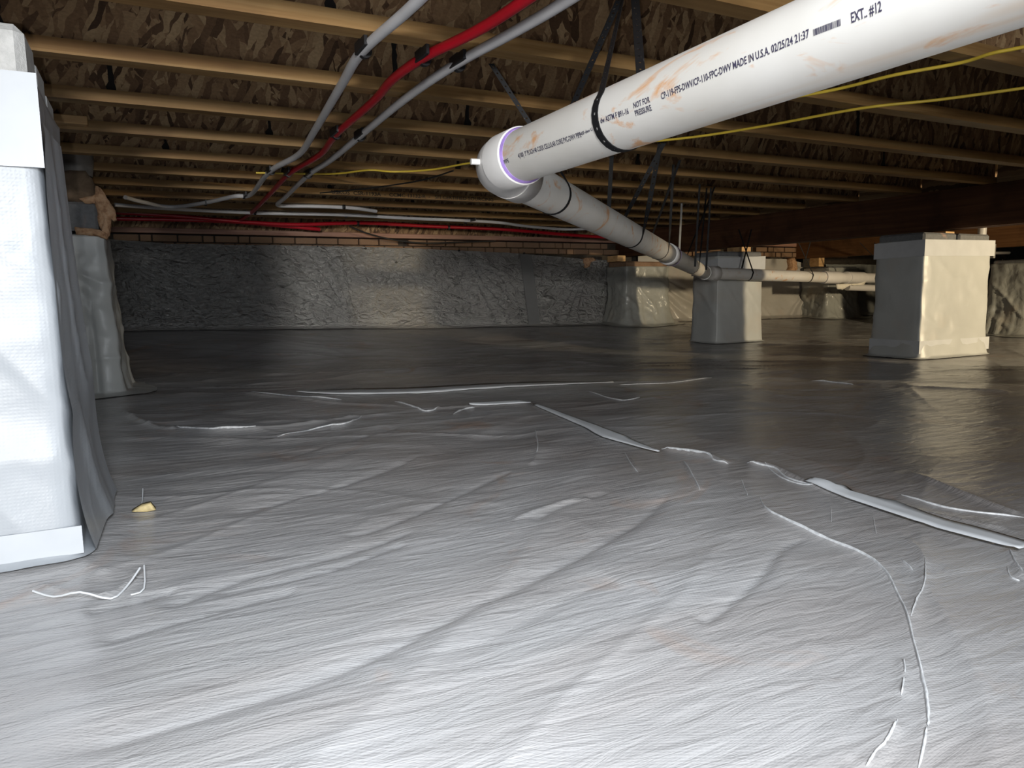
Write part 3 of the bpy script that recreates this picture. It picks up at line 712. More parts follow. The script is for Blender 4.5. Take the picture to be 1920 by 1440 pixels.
# peach foam on the wall
fm = thing('spray_foam', 'torn peach foam at the corner of the lit wall sheet, beside the second girder', 'foam', (6.1, WY, CH + 0.2))
plate('foam_lump', px_outline([(1480, 487), (1485, 483), (1490, 492), (1492, 504), (1488, 510), (1478, 508), (1482, 498)], WY - 0.07, 0.8, 4, 2), WY - 0.10, WY + 0.02, M['foam'], fm, 4)
fm = thing('spray_foam', 'small peach foam patch left of the pilaster under the girder end', 'foam', (3.6, WY, CH + 0.2))
plate('foam_lump', px_outline([(1097, 484), (1110, 483), (1116, 488), (1106, 492), (1103, 500), (1097, 502)], WY - 0.07, 0.8, 4, 2), WY - 0.09, WY + 0.02, M['foam'], fm, 4)
for (x0_, x1_, y0_, y1_, lab) in [(1190, 1204, 478, 492, 'small wood wedge on the pilaster at the far wall, behind the diagonal pipe')]:
    a = ony(x0_ - 32, y1_ - 6, 5.34); c = ony(x1_ - 31, y0_ + 3, 5.34)
    tag(obj('wood_shim', *box(a[0], c[0], 5.34, 5.50, CH + 0.2525, CH + 0.304, 0.002), M['shim']), lab, 'shim')
a = ony(1803, 436, 2.60); c = ony(1825, 426, 2.60)
tag(obj('wood_shim', *box(4.05, 4.13, 2.60, 2.70, CH + 0.2905, CH + 0.3045, 0.001), M['shim']), 'pale wood shim on top of the right pier under the girder', 'shim')
tag(obj('wood_shim', *box(3.93, 4.02, 4.05, 4.2, CH + 0.2705, CH + 0.3045, 0.001), M['shim']), 'wood shim on top of the middle pier', 'shim')
tag(obj('wood_shim', *box(6.24, 6.32, 5.33, 5.45, CH + 0.2155, CH + 0.3045, 0.001), M['shim']), 'orange wood shim on the shiny pilaster, under the second girder', 'shim')

# ------------------------------------------------------------------ seam tapes on the floor
def floor_strip(name, pts, widths, label, mat=None, lift=0.007):
    C = [onz(px, py, 0.0) for px, py in pts]; C = catmull(C, 8); m = len(C); V = []; F = []; K = 4
    W = np.interp(np.linspace(0, 1, m), np.linspace(0, 1, len(widths)), widths)
    XX = np.zeros((m, K)); YY = np.zeros((m, K))
    for i, p in enumerate(C):
        t = (C[min(i + 1, m - 1)] - C[max(i - 1, 0)]); t.z = 0; t.normalize(); s = Vector((-t.y, t.x, 0))
        for k in range(K): q = p + s * W[i] * (k / (K - 1) - 0.5); XX[i, k] = q.x; YY[i, k] = q.y
    ZZ = floor_h(XX, YY) + lift + 0.003 * np.abs(fbm(XX * 12, YY * 12, 5, 2))
    me = grid_mesh(name, XX, YY, ZZ, mat or M['tape']); o = link(name, me); thick(o, 0.0016); tag(o, label, 'tape'); return o
floor_strip('seam_tape', [(556, 737), (650, 737), (780, 734), (900, 727), (1020, 722), (1150, 719)], [0.004, 0.17, 0.17, 0.15, 0.11, 0.012], 'long white tape strip lying across the dark middle of the floor liner')
floor_strip('seam_tape', [(880, 761), (930, 759), (995, 757)], [0.01, 0.05, 0.02], 'short white tape sliver where the floor seams meet, in front of the long strip')
floor_strip('seam_tape', [(1000, 762), (1095, 798), (1150, 822), (1235, 851)], [0.006, 0.040, 0.060, 0.006], 'grey-white tape piece running diagonally down from the seam meeting point')
floor_strip('seam_tape', [(1510, 910), (1600, 937), (1700, 968), (1800, 998), (1925, 1032)], [0.008, 0.040, 0.052, 0.054, 0.046], 'broad white tape strip running off the right edge of the floor')

# pinched creases: sharp little ridges welded into the sheet
def pinch(pts, h, wd, seed):
    C = catmull([onz(px, py, 0.0) for px, py in pts], 10); m = len(C); XX = np.zeros((m, 5)); YY = np.zeros((m, 5)); LL = np.zeros((m, 5))
    for i, p in enumerate(C):
        t = (C[min(i + 1, m - 1)] - C[max(i - 1, 0)]); t.z = 0; t.normalize(); sd = Vector((-t.y, t.x, 0)); u = i / (m - 1)
        e = min(1, u * 6, (1 - u) * 6); jit = float(vnoise(u * m * 0.35, seed, seed)); ww = wd * (0.6 + 0.8 * abs(jit)) * (0.3 + 0.7 * e)
        for k in range(5):
            q = p + sd * (ww * (k / 4 - 0.5) + 0.0010 * jit); XX[i, k] = q.x; YY[i, k] = q.y; LL[i, k] = (h * (0.6 + 0.9 * abs(float(vnoise(u * m * 0.5, seed + 3, seed)))) * e) * (1 - abs(k - 2) / 2) + (0.0006 if 0 < k < 4 else -0.0008)
    ZZ = floor_h(XX, YY) + LL
    link('pinched_crease', grid_mesh('pinched_crease', XX, YY, ZZ, M['crease']), floor)
for i, (pts, h, wd) in enumerate([
    ([(1425, 938), (1440, 965), (1520, 1000), (1640, 1055), (1690, 1130), (1712, 1200), (1732, 1280), (1740, 1345), (1738, 1362)], 0.0030, 0.0050),
    ([(1738, 1366), (1732, 1390), (1722, 1438)], 0.0018, 0.0035),
    ([(1690, 1050), (1712, 1070), (1706, 1100), (1700, 1090)][:2], 0.002, 0.003),
    ([(1735, 1050), (1733, 1095), (1718, 1130), (1708, 1158)], 0.0018, 0.0030),
    ([(1280, 868), (1296, 895), (1312, 925)], 0.002, 0.0040),
    ([(1172, 850), (1185, 875), (1197, 888)], 0.0018, 0.0035),
    ([(1390, 905), (1398, 925), (1402, 935)], 0.0015, 0.003),
    ([(1003, 800), (1008, 835), (1006, 850)], 0.0018, 0.005),
    ([(1240, 842), (1320, 858), (1340, 868), (1366, 874)], 0.003, 0.006),
    ([(1400, 872), (1450, 882), (1480, 900), (1545, 920)], 0.003, 0.005),
    ([(1435, 876), (1465, 898), (1500, 910), (1540, 918)], 0.002, 0.004),
    ([(1690, 930), (1780, 955), (1920, 972)], 0.003, 0.004),
    ([(1694, 1235), (1697, 1262)], 0.002, 0.003), ([(1695, 1272), (1690, 1300)], 0.0022, 0.003),
    ([(1625, 1436), (1640, 1412), (1665, 1385), (1684, 1345)], 0.0016, 0.0035),
    ([(1600, 725), (1560, 722), (1520, 720)], 0.004, 0.008),
    ([(1892, 1035), (1905, 1060), (1918, 1075)], 0.002, 0.0035), ([(1888, 1062), (1895, 1080), (1912, 1088)], 0.002, 0.0030),
    ([(1637, 970), (1640, 985), (1643, 1002)], 0.0015, 0.0025), ([(1558, 955), (1558, 982)], 0.0012, 0.0022),
    ([(470, 735), (560, 745), (640, 750)], 0.004, 0.010), ([(740, 752), (770, 760), (800, 768), (825, 762)], 0.005, 0.010), ([(850, 775), (870, 765), (890, 762)], 0.004, 0.010),
    ([(330, 802), (400, 806), (480, 803)], 0.004, 0.008), ([(520, 815), (600, 800), (650, 792), (678, 778)], 0.004, 0.007), ([(1160, 722), (1250, 718), (1335, 710)], 0.003, 0.010),
    ([(1105, 735), (1165, 752), (1200, 748)], 0.003, 0.008)]):
    pinch(pts, h, wd, 300 + i)

# threads and debris on the liner
def thread(pts, r, label):
    P = [Vector(onz(px, py, 0.012)) for px, py in pts]
    Q = [Vector((p.x, p.y, fz(p.x, p.y) + r + dz)) for p, (_, _, dz) in zip(P, [(0, 0, 0.002 + 0.012 * ((i * 7) % 3 == 2)) for i in range(len(P))])]
    V, F = tube(catmull(Q, 3), r, 6); o = obj('plastic_thread', V, F, M['tape'], None, True); tag(o, label, 'thread')
thread([(60, 1092), (100, 1098), (150, 1104), (205, 1100), (235, 1080), (262, 1060)], 0.0016, 'thin white plastic thread lying before the near left pier')
thread([(243, 1092), (268, 1082), (270, 1055)], 0.0013, 'short bent white thread right of the long one, by the near left pier')
thread([(262, 945), (266, 930), (268, 918)], 0.0011, 'tiny white thread standing by the tan flake on the liner')
p = onz(272, 955, 0.004); z = fz(p[0], p[1])
tag(plate('debris_flake', [(p[0] - .022, z + .004), (p[0] - .005, z + .013), (p[0] + .010, z + .015), (p[0] + .018, z + .002), (p[0] + .004, z + 0.0005)], p[1], p[1] + 0.02, M['flake'], None, 3, 0.001), 'small tan flake of debris on the liner right of the near left pier', 'debris')

# ================================================================== DRAIN PIPE
R0 = 0.0445; PX, PZ = 0.603, CH + 0.237
def p1(y): return Vector((PX, y, PZ - 0.004 * (y - 0.8)))
E0 = p1(1.262); E3 = Vector(ony(1322, 512, 3.88)); dv = (E3 - E0); dv.normalize(); L2 = (E3 - E0).length
def p2(s): return E0 + dv * s
pipe = thing('drain_pipe', 'white stained plastic drain pipe hung on black straps, running from upper right to the elbows', 'pipe', (0.6, 1.25, PZ))
def cyl_between(a, b, r, n=40, m=2, hollow=False):
    return tube([a.lerp(b, i / (m - 1)) for i in range(m)], r, n)
near_run = obj('pipe_section', *cyl_between(p1(-0.55), p1(1.19), R0, 56), M['pvc'], pipe, True)
# elbow with hubs
hubr = R0 * 1.13
obj('elbow_hub', *tube([p1(1.148), p1(1.150), p1(1.152), p1(1.215)], hubr, 48, radii=[R0 * 1.02, hubr * 0.985, hubr, hubr]), M['pvc_clean'], pipe, True)
bend = []
for i in range(13):
    t = i / 12; a = p1(1.205); c = p1(1.275); e = p2(0.085)
    bend.append((a * (1 - t) ** 2 + c * 2 * t * (1 - t) + e * t * t))
obj('elbow', *tube(bend, R0 * 1.10, 48), M['pvc_clean'], pipe, True)
obj('elbow_hub', *tube([p2(0.07), p2(0.135), p2(0.137)], hubr, 48, radii=[hubr, hubr, R0 * 1.03]), M['pvc_clean'], pipe, True)
obj('primer_ring', *tube([p1(1.142), p1(1.1475)], R0 * 1.045, 48, radii=[R0 * 1.012, R0 * 1.075]), M['primer'], pipe, True)
obj('primer_ring', *tube([p2(0.138), p2(0.146)], R0 * 1.02, 40), M['primer'], pipe, True)
V, F = tube([p1(1.235) + Vector((-0.046, 0, 0.0)), p1(1.235) + Vector((-0.062, 0.002, 0.0))], 0.0055, 14); obj('moulding_nub', V, F, M['pvc_clean'], pipe, True)
def s_at(px):    # arc length along the diagonal run whose axis projects to pixel x
    lo, hi = 0.0, L2
    Ri = np.linalg.inv(RM)
    for _ in range(40):
        mid = (lo + hi) / 2; q = p2(mid); c = Ri @ np.array([q.x, q.y, q.z - CH]); x = 960 + 1350 * c[0] / -c[2]
        if x < px: lo = mid
        else: hi = mid
    return lo
sc = s_at(1256)
obj('pipe_section', *cyl_between(p2(0.09), p2(L2 - 0.05), R0 * 0.995, 40), M['pvc'], pipe, True)
obj('coupling', *tube([p2(sc - 0.09), p2(sc - 0.088), p2(sc + 0.03), p2(sc + 0.032)], R0, 40, radii=[R0, hubr, hubr, R0]), M['pvc_clean'], pipe, True)
obj('primer_ring', *tube([p2(sc + 0.028), p2(sc + 0.042)], R0 * 1.10, 40, radii=[hubr * 1.01, R0 * 1.01]), M['primer'], pipe, True)
E5 = Vector(ony(1548, 520, 3.90)); d3 = (E5 - E3).normalized()
bend = []
for i in range(11):
    t = i / 10; a = p2(L2 - 0.07); c = E3; e = E3 + d3 * 0.07; bend.append(a * (1 - t) ** 2 + c * 2 * t * (1 - t) + e * t * t)
obj('elbow', *tube(bend, R0 * 1.10, 36), M['pvc_clean'], pipe, True)
obj('elbow_hub', *tube([E3 + d3 * 0.05, E3 + d3 * 0.11, E3 + d3 * 0.112], hubr, 36, radii=[hubr, hubr, R0]), M['pvc_clean'], pipe, True)
obj('pipe_section', *cyl_between(E3 + d3 * 0.06, E5, R0 * 0.93, 36), M['pvc'], pipe, True)
E6 = E5 + Vector((0.10, 0.16, -0.005)); E7 = Vector(ony(1700, 522, 4.75))
bend = []
for i in range(11):
    t = i / 10; a = E5 - d3 * 0.03; c = E5 + d3 * 0.05; e = c.lerp(E7, 0.08); bend.append(a * (1 - t) ** 2 + c * 2 * t * (1 - t) + e * t * t)
obj('elbow', *tube(bend, R0 * 1.08, 30), M['pvc_clean'], pipe, True)
obj('pipe_section', *cyl_between(bend[-1], E7, R0 * 0.95, 30), M['pvc_clean'], pipe, True)
q1 = bend[-1].lerp(E7, 0.10); q2 = bend[-1].lerp(E7, 0.30)
obj('coupling', *cyl_between(q1, q2, R0 * 1.10, 30), M['pvc_clean'], pipe, True)
# lower branch of the far run
a = Vector(ony(1588, 538, 4.6)); c = Vector(ony(1700, 543, 4.75))
tag(obj('pipe', *cyl_between(a, c, R0 * 0.72, 24), M['pvc_clean'], None, True), 'short lower pipe under the far drain run, left of the right pier', 'pipe')
V = []; F = []
pts = [(1567, 528), (1585, 530), (1600, 527), (1625, 528), (1620, 534), (1605, 536), (1592, 534), (1580, 543), (1570, 542)]
tf = thing('torn_film', 'torn cream plastic scrap hanging on the far pipe left of the right pier', 'film', tuple(ony(1590, 535, 4.15)))
plate('film_scrap', px_outline(pts, 4.15, 0.6, 3, 2), 4.15, 4.156, M['torn'], tf, 4, 0.004)

# printed text on the near pipe
def text_mesh(body, size=1.0):
    cu = bpy.data.curves.new('txt', 'FONT'); cu.body = body; cu.size = size; cu.resolution_u = 2; cu.offset = 0.018
    o = bpy.data.objects.new('txt', cu); COL.objects.link(o)
    dg = bpy.context.evaluated_depsgraph_get(); dg.update(); me = bpy.data.meshes.new_from_object(o.evaluated_get(dg))
    bpy.data.objects.remove(o); V = np.array([v.co[:] for v in me.vertices]); F = [tuple(p.vertices) for p in me.polygons]; bpy.data.meshes.remove(me)
    return V, F
def cylhit(px, py):
    d = ray(px, py); cz = PZ - CH; a = d[0] ** 2 + d[2] ** 2; b_ = -2 * (d[0] * PX + d[2] * cz); c = PX * PX + cz * cz - R0 * R0
    t = (-b_ - math.sqrt(max(b_ * b_ - 4 * a * c, 0))) / 2 / a; p = d * t; return p[1], math.atan2(p[2] - cz, p[0] - PX)
def subdiv_quads(V, F): return V, F
def pipe_text(body, pa, pb, hpx, bold=0):
    ya, aa = cylhit(*pa); yb, ab = cylhit(*pb); V, F = text_mesh(body)
    x0, x1 = V[:, 0].min(), V[:, 0].max(); mid = ((pa[0] + pb[0]) / 2, (pa[1] + pb[1]) / 2)
    _, am = cylhit(*mid); _, at = cylhit(mid[0] - hpx * 0.25, mid[1] - hpx); ah = abs(((at - am + math.pi) % (2 * math.pi)) - math.pi)
    out = []
    nl = body.count('\n'); hh = 0.70 + nl * 1.0
    y0 = V[:, 1].min() if nl else 0.0
    for v in V:
        t = (v[0] - x0) / (x1 - x0); an = aa + (ab - aa) * t; s = ya + (yb - ya) * t; up = (v[1] - y0) / hh * ah
        an2 = an - up; r = R0 + 0.0004; c = p1(s)
        out.append((c.x + math.cos(an2) * r, s, c.z + math.sin(an2) * r))
    obj('printed_text', out, F, M['ink'], near_run)
pipe_text('CHARLOTTE PIPE ', (917, 319), (955, 302), 7)
pipe_text('4(100)  3" PS SCH 40 COEX CELLULAR CORE PVC-DWV PIPE', (973, 295), (1091, 256), 9)
pipe_text('NSF-dwv U', (1089, 254), (1112, 244), 6)
pipe_text('dw ASTM F 891-16', (1127, 231), (1180, 213), 10)
pipe_text('NOT FOR\nPRESSURE', (1193, 218), (1224, 207), 25)
pipe_text('CP-119-FPS-DWV/CP-110-FPC-DWV MADE IN U.S.A. 02/25/24 21:37', (1241, 187), (1518, 72), 13)
pipe_text('EXT.. #12', (1597, 46), (1654, 24), 18)
# bar code, a linear one
ya, aa = cylhit(1526, 70); yb, ab = cylhit(1577, 51); _, at = cylhit(1550, 48); _, am = cylhit(1552, 60); ah = abs(at - am)
V = []; F = []; rnd = random.Random(3); u = 0.0
while u < 1:
    wd = rnd.choice((0.012, 0.02, 0.032)); n = len(V)
    for q, k in ((u, 0), (min(1, u + wd), 0), (min(1, u + wd), 1), (u, 1)):
        s = ya + (yb - ya) * q; an = aa + (ab - aa) * q - ah * k; V.append((PX + math.cos(an) * (R0 + .0004), s, p1(s).z + math.sin(an) * (R0 + .0004)))
    F.append((n, n + 1, n + 2, n + 3)); u += wd + rnd.choice((0.012, 0.02))
obj('bar_code', V, F, M['ink'], near_run)

# ------------------------------------------------------------------ straps
def strap(path, wdir, width, label, holes=True, cat='strap', mat=None, group=None, thickness=0.0012):
    """ribbon through path points with a width direction at each; punched holes"""
    P = [Vector(p) for p in path]; Wd = [Vector(q).normalized() for q in wdir]
    L = [0.0]
    for i in range(1, len(P)): L.append(L[-1] + (P[i] - P[i - 1]).length)
    def at(s):
        s = min(max(s, 0), L[-1]); i = int(np.searchsorted(L, s)) or 1; i = min(i, len(P) - 1)
        t = (s - L[i - 1]) / max(1e-9, L[i] - L[i - 1]); return P[i - 1].lerp(P[i], t), Wd[i - 1].lerp(Wd[i], t).normalized()
    V = []; F = []
    if holes:
        pitch = width * 1.35; n = max(1, int(L[-1] / pitch)); pitch = L[-1] / n; hr = width * 0.16
        for k in range(n):
            s0 = k * pitch; c = s0 + pitch / 2; b0 = len(V)
            rim_ = [(-.5, -.5), (0, -.5), (.5, -.5), (.5, 0), (.5, .5), (0, .5), (-.5, .5), (-.5, 0)]
            for a_, w_ in rim_: p, wv = at(c + a_ * pitch); V.append(p + wv * w_ * width)
            for a_, w_ in rim_:
                m = math.hypot(a_, w_); p, wv = at(c + a_ / m * hr); V.append(p + wv * w_ / m * hr)
            for i in range(8): j = (i + 1) % 8; F.append((b0 + i, b0 + j, b0 + 8 + j, b0 + 8 + i))
    else:
        n = max(2, int(L[-1] / 0.02))
        for k in range(n + 1):
            p, wv = at(L[-1] * k / n); V += [p - wv * width / 2, p + wv * width / 2]
        F = [(2 * i, 2 * i + 2, 2 * i + 3, 2 * i + 1) for i in range(n)]
    o = obj('hanger_strap', V, F, mat or M['strap']); m = o.modifiers.new('thickness', 'SOLIDIFY'); m.thickness = thickness; m.offset = 0
    tag(o, label, cat, group); return o
def loop_path(c, axis, r, topA, topB, wA=None, wB=None, n=20, off=0.001):
    """leg from topA, round under the pipe at c, up to topB"""
    axis = axis.normalized(); side = axis.cross(Vector((0, 0, 1))).normalized(); up = side.cross(axis).normalized()
    P = []; W = []; A = Vector(topA); B = Vector(topB)
    aA = math.pi if (A - c).dot(side) < (B - c).dot(side) else 0.0
    sg = 1 if aA > 1 else -1
    def tan_(Q, s_):
        a_, b_ = (Q - c).dot(side), (Q - c).dot(up); return math.atan2(b_, a_) + s_ * math.acos(min(0.99, (r + off) / math.hypot(a_, b_)))
    if sg > 0: a0, a1 = tan_(A, 1), tan_(B, -1) + 2 * math.pi
    else: a0, a1 = tan_(A, -1), tan_(B, 1) - 2 * math.pi
    for i in range(n + 1):
        t = i / n; an = a0 + (a1 - a0) * t
        P.append(c + side * math.cos(an) * (r + off) + up * math.sin(an) * (r + off)); W.append(axis.copy())
    legA = [A.lerp(P[0], k / 8) for k in range(8)]; legB = [P[-1].lerp(B, (k + 1) / 8) for k in range(8)]
    pw = lambda q: min(1.0, q * 3)
    wA = Vector(wA) if wA else axis; wB = Vector(wB) if wB else axis
    return legA + P + legB, [wA.lerp(axis, k / 8) for k in range(8)] + W + [axis.lerp(wB, pw((k + 1) / 8)) for k in range(8)]
# loop on the near pipe
yl, _ = cylhit(1118, 232)
A = onz(1170, -14, HJ - 0.002); B = onz(1190, -10, HJ - 0.002)
Pp, Ww = loop_path(p1(yl), Vector((0, 1, 0.0)), R0, A, B, wA=(0.25, 0.97, 0.0), wB=(0.9, -0.45, 0))
strap(Pp, Ww, 0.0145, 'black perforated strap looped under the near drain pipe, by its lettering')
# loops on the diagonal run
def ax_px(s):
    Ri = np.linalg.inv(RM); q = p2(s); c = Ri @ np.array([q.x, q.y, q.z - CH]); return 960 + 1350 * c[0] / -c[2], 720 - 1350 * c[1] / -c[2]
s1 = s_at(1035)
A = Vector((onz(1168, -4, HJ - .002))) + Vector((0.0, 0.012, 0)); B = onz(918, 117, HJ - 0.002)
Pp, Ww = loop_path(p2(s1), dv, R0, B, A, wA=(0.8, -0.3, 0), wB=(0.9, -0.5, 0)); 
# crossing legs: the left top goes to the right side and the other way round
P2a, W2a = loop_path(p2(s1), dv, R0, p2(s1) + Vector((-0.3, 0.3, 0.3)), p2(s1) + Vector((0.3, -0.3, 0.3)))
def crossed(c, axis, r, topL, topR, width, label, wt=(0.9, -0.45, 0), **kw):
    axis = axis.normalized(); side = Vector((0.9, -0.45, 0)); side = (side - axis * side.dot(axis)).normalized(); up = axis.cross(side); up = up if up.z > 0 else -up
    P = []; W = []; n = 20
    def tan_(Q, s_):
        a_, b_ = (Vector(Q) - c).dot(side), (Vector(Q) - c).dot(up); return math.atan2(b_, a_) + s_ * math.acos(min(0.99, (r + .001) / math.hypot(a_, b_)))
    a0, a1 = tan_(topR, 1), tan_(topL, -1) + 2 * math.pi
    for i in range(n + 1):
        an = a0 + (a1 - a0) * i / n; P.append(c + side * math.cos(an) * (r + .001) + up * math.sin(an) * (r + .001)); W.append(axis)
    L_, R_ = Vector(topL), Vector(topR); off = axis * width * 0.7
    legA = [(R_).lerp(P[0] - off * 0, k / 8) for k in range(8)]; legB = [P[-1].lerp(L_, (k + 1) / 8) for k in range(8)]
    legB = [q + off * min(1, (i + 1) / 3) for i, q in enumerate(legB)]
    wv = Vector(wt)
    return strap(legA + P + legB, [wv.lerp(axis, (k / 8) ** 3) for k in range(8)] + W + [axis.lerp(wv, min(1, (k + 1) / 3)) for k in range(8)], width, label, **kw)
crossed(p2(s1), dv, R0, B, A, 0.0125, 'black strap with crossing legs around the diagonal pipe just past the first elbow')
s2 = s_at(1181)
crossed(p2(s2), dv, R0, Vector(onz(1238, 262, HJ - .001)), Vector(onz(1248, 262, HJ - .001)), 0.017, 'black strap holding the middle of the diagonal pipe, its long leg dark and wide')
s3 = s_at(1234)
crossed(p2(s3), dv, R0 * 1.0, Vector(onz(1262, 308, HJ - .001)), Vector(onz(1275, 300, HJ - .001)), 0.011, 'black strap around the diagonal pipe just before its purple-ringed coupling', holes=False)
s4 = s_at(1296)
crossed(p2(s4), dv, R0 * 1.0, Vector(onz(1325, 352, HJ - .001)), Vector(onz(1340, 350, HJ - .001)), 0.009, 'thin black strap near the far end of the diagonal pipe', holes=False)
# thin vertical straps
def vstrap(pa, pb, depth_y, width, label, mat=None):
    a = Vector(onz(pa[0], pa[1], HJ - .001)); 
    d = ray(*pb); t = a.y / d[1]; c = Vector((d[0] * t, a.y, d[2] * t + CH))
    strap([a.lerp(c, k / 6) for k in range(7)], [(0.9, -0.44, 0)] * 7, width, label, holes=False, mat=mat)
vstrap((1147, 292), (1141, 402), 0, 0.016, 'black strap hanging straight down behind the diagonal pipe, left of the wide one')
vstrap((1312, 345), (1303, 500), 0, 0.010, 'dark strap dropping to the second elbow from the joists, left of two')
vstrap((1333, 352), (1324, 506), 0, 0.010, 'dark strap dropping to the second elbow from the joists, right of two')
a = Vector(ony(1279, 366, 3.55)); c = Vector(ony(1273, 485, 3.55))
strap([a.lerp(c, k / 6) for k in range(7)], [(0.9, -0.44, 0)] * 7, 0.012, 'grey metal strap hanging above the purple-ringed coupling', holes=False, mat=M['metal'])
def xstrap(c, px, w, label, topdx=0.05, ztop=CH + 0.42):
    d3n = d3.normalized(); n = 14; P = []; W = []
    for i in range(n + 1):
        an = math.pi * 0.95 + math.pi * 1.10 * i / n; P.append(c + Vector((0, math.cos(an), 0)) * (R0 * .95) + Vector((0, 0, math.sin(an))) * (R0 * .95)); W.append(d3n)
    A = Vector((c.x - topdx * 0.3, c.y - 0.03, ztop)); B = Vector((c.x + topdx, c.y + 0.03, ztop))
    A2 = Vector((c.x + topdx, c.y - 0.03, ztop))
    legA = [A.lerp(P[0], k / 8) for k in range(8)]; P0 = P
    legB = [P[-1].lerp(B, (k + 1) / 8) for k in range(8)]
    for i, q in enumerate(legB): q.x -= 0.03 * math.sin(math.pi * (i + 1) / 8) * 0
    strap(legA + P + legB, [Vector((1, 0, 0))] * 8 + W + [Vector((1, 0, 0))] * 8, w, label, holes=False)
E35 = lambda px: E3 + (E5 - E3) * ((px - 1322) / (1548 - 1322.0))
def xs2(px, lx, rx, ytop, w, label):
    c = E35(px); n = 14; P = []; d3n = d3.normalized()
    for i in range(n + 1):
        an = math.pi * 0.95 + math.pi * 1.10 * i / n; P.append(c + Vector((0, math.cos(an), 0)) * (R0 * .96) + Vector((0, 0, math.sin(an))) * (R0 * .96))
    A = Vector(ony(lx, ytop, 3.82)); B = Vector(ony(rx, ytop, 3.90))
    P[0].x += 0.012; P[-1].x -= 0.03
    path = [A.lerp(P[0], k / 6) for k in range(6)] + P + [P[-1].lerp(B, (k + 1) / 6) for k in range(6)]
    strap(path, [Vector((1, 0, 0))] * len(path), w, label, holes=False)
xs2(1397, 1385, 1409, 430, 0.012, 'black strap crossing in an X above the level pipe, before the middle pier')
xs2(1512, 1496, 1520, 452, 0.010, 'black strap crossing in an X above the far end of the level pipe')
a = Vector(ony(1622, 470, 4.7))
tc = bend[-1].lerp(E7, 0.72)
for (lab, ta, w_) in [('black curved strap around the far drain run, left of the right pier', (1617, 440), 0.013)]:
    n = 12; P = [tc + (Vector((0, math.cos(an), math.sin(an))) * R0) for an in np.linspace(math.pi * 0.95, math.pi * 2.05, n)]
    A = Vector(ony(1612, 455, tc.y - .05)); B = Vector(ony(1640, 455, tc.y + .05))
    path = [A.lerp(P[0], k / 6) for k in range(6)] + P + [P[-1].lerp(B, (k + 1) / 6) for k in range(6)]
    strap(path, [Vector((1, 0, 0))] * len(path), w_, lab, holes=False)

# ------------------------------------------------------------------ PEX tubes
zp = HJ - 0.012
def px_path(pts, z=None): return [Vector(onz(px, py, z or zp)) for px, py in pts]
def pex(pts, r, mat, label, z=None, pre=None, post=None):
    P = px_path(pts, z)
    if pre: P = [Vector(q) for q in pre] + P
    if post: P = P + [Vector(q) for q in post]
    o = obj('water_tube', *tube(catmull(P, 6), r, 12), mat, None, True); tag(o, label, 'tube'); return P
rp = 0.0108
pex([(785, 0), (680, 95), (640, 160), (590, 245), (560, 290), (505, 322), (470, 365), (440, 368), (385, 380), (320, 388), (265, 378), (235, 370)], rp, M['pexw'], 'leftmost white tube under the joists, curving left at the far end', pre=[(0.47, 0.3, zp), (0.465, 0.8, zp)])
pex([(985, 0), (890, 60), (795, 107), (735, 150), (700, 190), (630, 252), (600, 290), (543, 325), (505, 365), (470, 400), (440, 418)], rp, M['pexr'], 'red tube running away under the joists between the two white ones', pre=[(0.66, 0.3, zp), (0.645, 0.8, zp)])
pex([(1065, 0), (960, 62), (855, 120), (760, 185), (675, 255), (620, 300), (578, 328), (535, 370), (520, 384), (545, 386), (600, 387), (660, 390), (705, 396)], rp, M['pexw'], 'rightmost white tube under the joists, turning right at the far end', pre=[(0.72, 0.3, zp), (0.71, 0.8, zp)])
pex([(215, 384), (330, 392), (450, 398), (510, 400), (650, 403), (760, 409), (920, 416), (985, 424), (1060, 430), (1120, 428)], rp, M['pexw'], 'long white tube running left to right near the far wall')
zr = HJ - 0.035
P = [Vector(ony(px, py, 5.30)) for px, py in [(215, 398), (330, 405), (470, 417), (560, 421), (680, 418), (800, 424), (940, 430), (1060, 440), (1150, 446)]]
o = obj('water_tube', *tube(catmull(P, 6), 0.013, 12), M['pexr'], None, True); tag(o, 'long red tube running left to right along the far sill', 'tube')
P = [Vector(ony(px, py, 5.36)) for px, py in [(215, 410), (330, 412), (440, 416), (600, 430)]]
o = obj('water_tube', *tube(catmull(P, 6), 0.013, 12), M['pexr'], None, True); tag(o, 'second dim red tube under the first at the far left', 'tube')

# clips
clipn = [0]
def clip(px, py, label, r=rp, z=None, tang=None):
    c = Vector(onz(px, py, z or zp)); t = thing('tube_clip', label, 'clip', c, 'black clips on the water tubes')
    tg = Vector(tang or (0, 1, 0)).normalized(); sd = tg.cross(Vector((0, 0, 1)))
    V, F = tube([c - tg * 0.0065, c + tg * 0.0065], r * 1.32, 16); obj('clip_ring', V, F, M['clip'], t, True)
    q = c + sd * (-r * 1.5); jy = min(JY, key=lambda v: abs(v - q.y)); obj('clip_base', *box(q.x - .004, q.x + .004, min(q.y - .008, jy), max(q.y + .008, jy), c.z - r * 0.7, HJ + 0.004, .001), M['clip'], t)
for px, py, lab in [(684, 97, 'black clip holding the left white tube, nearest to the camera'), (796, 112, 'black clip holding the red tube, nearest to the camera'), (860, 123, 'black clip holding the right white tube, nearest to the camera'),
                    (631, 253, 'black clip on the red tube at the fourth joist'), (676, 257, 'black clip on the right white tube at the fourth joist'),
                    (509, 322, 'black clip on the left white tube before it curves away'), (541, 326, 'black clip on the red tube beyond its bend'), (579, 329, 'black clip on the right white tube before its far bend')]:
    clip(px, py, lab)
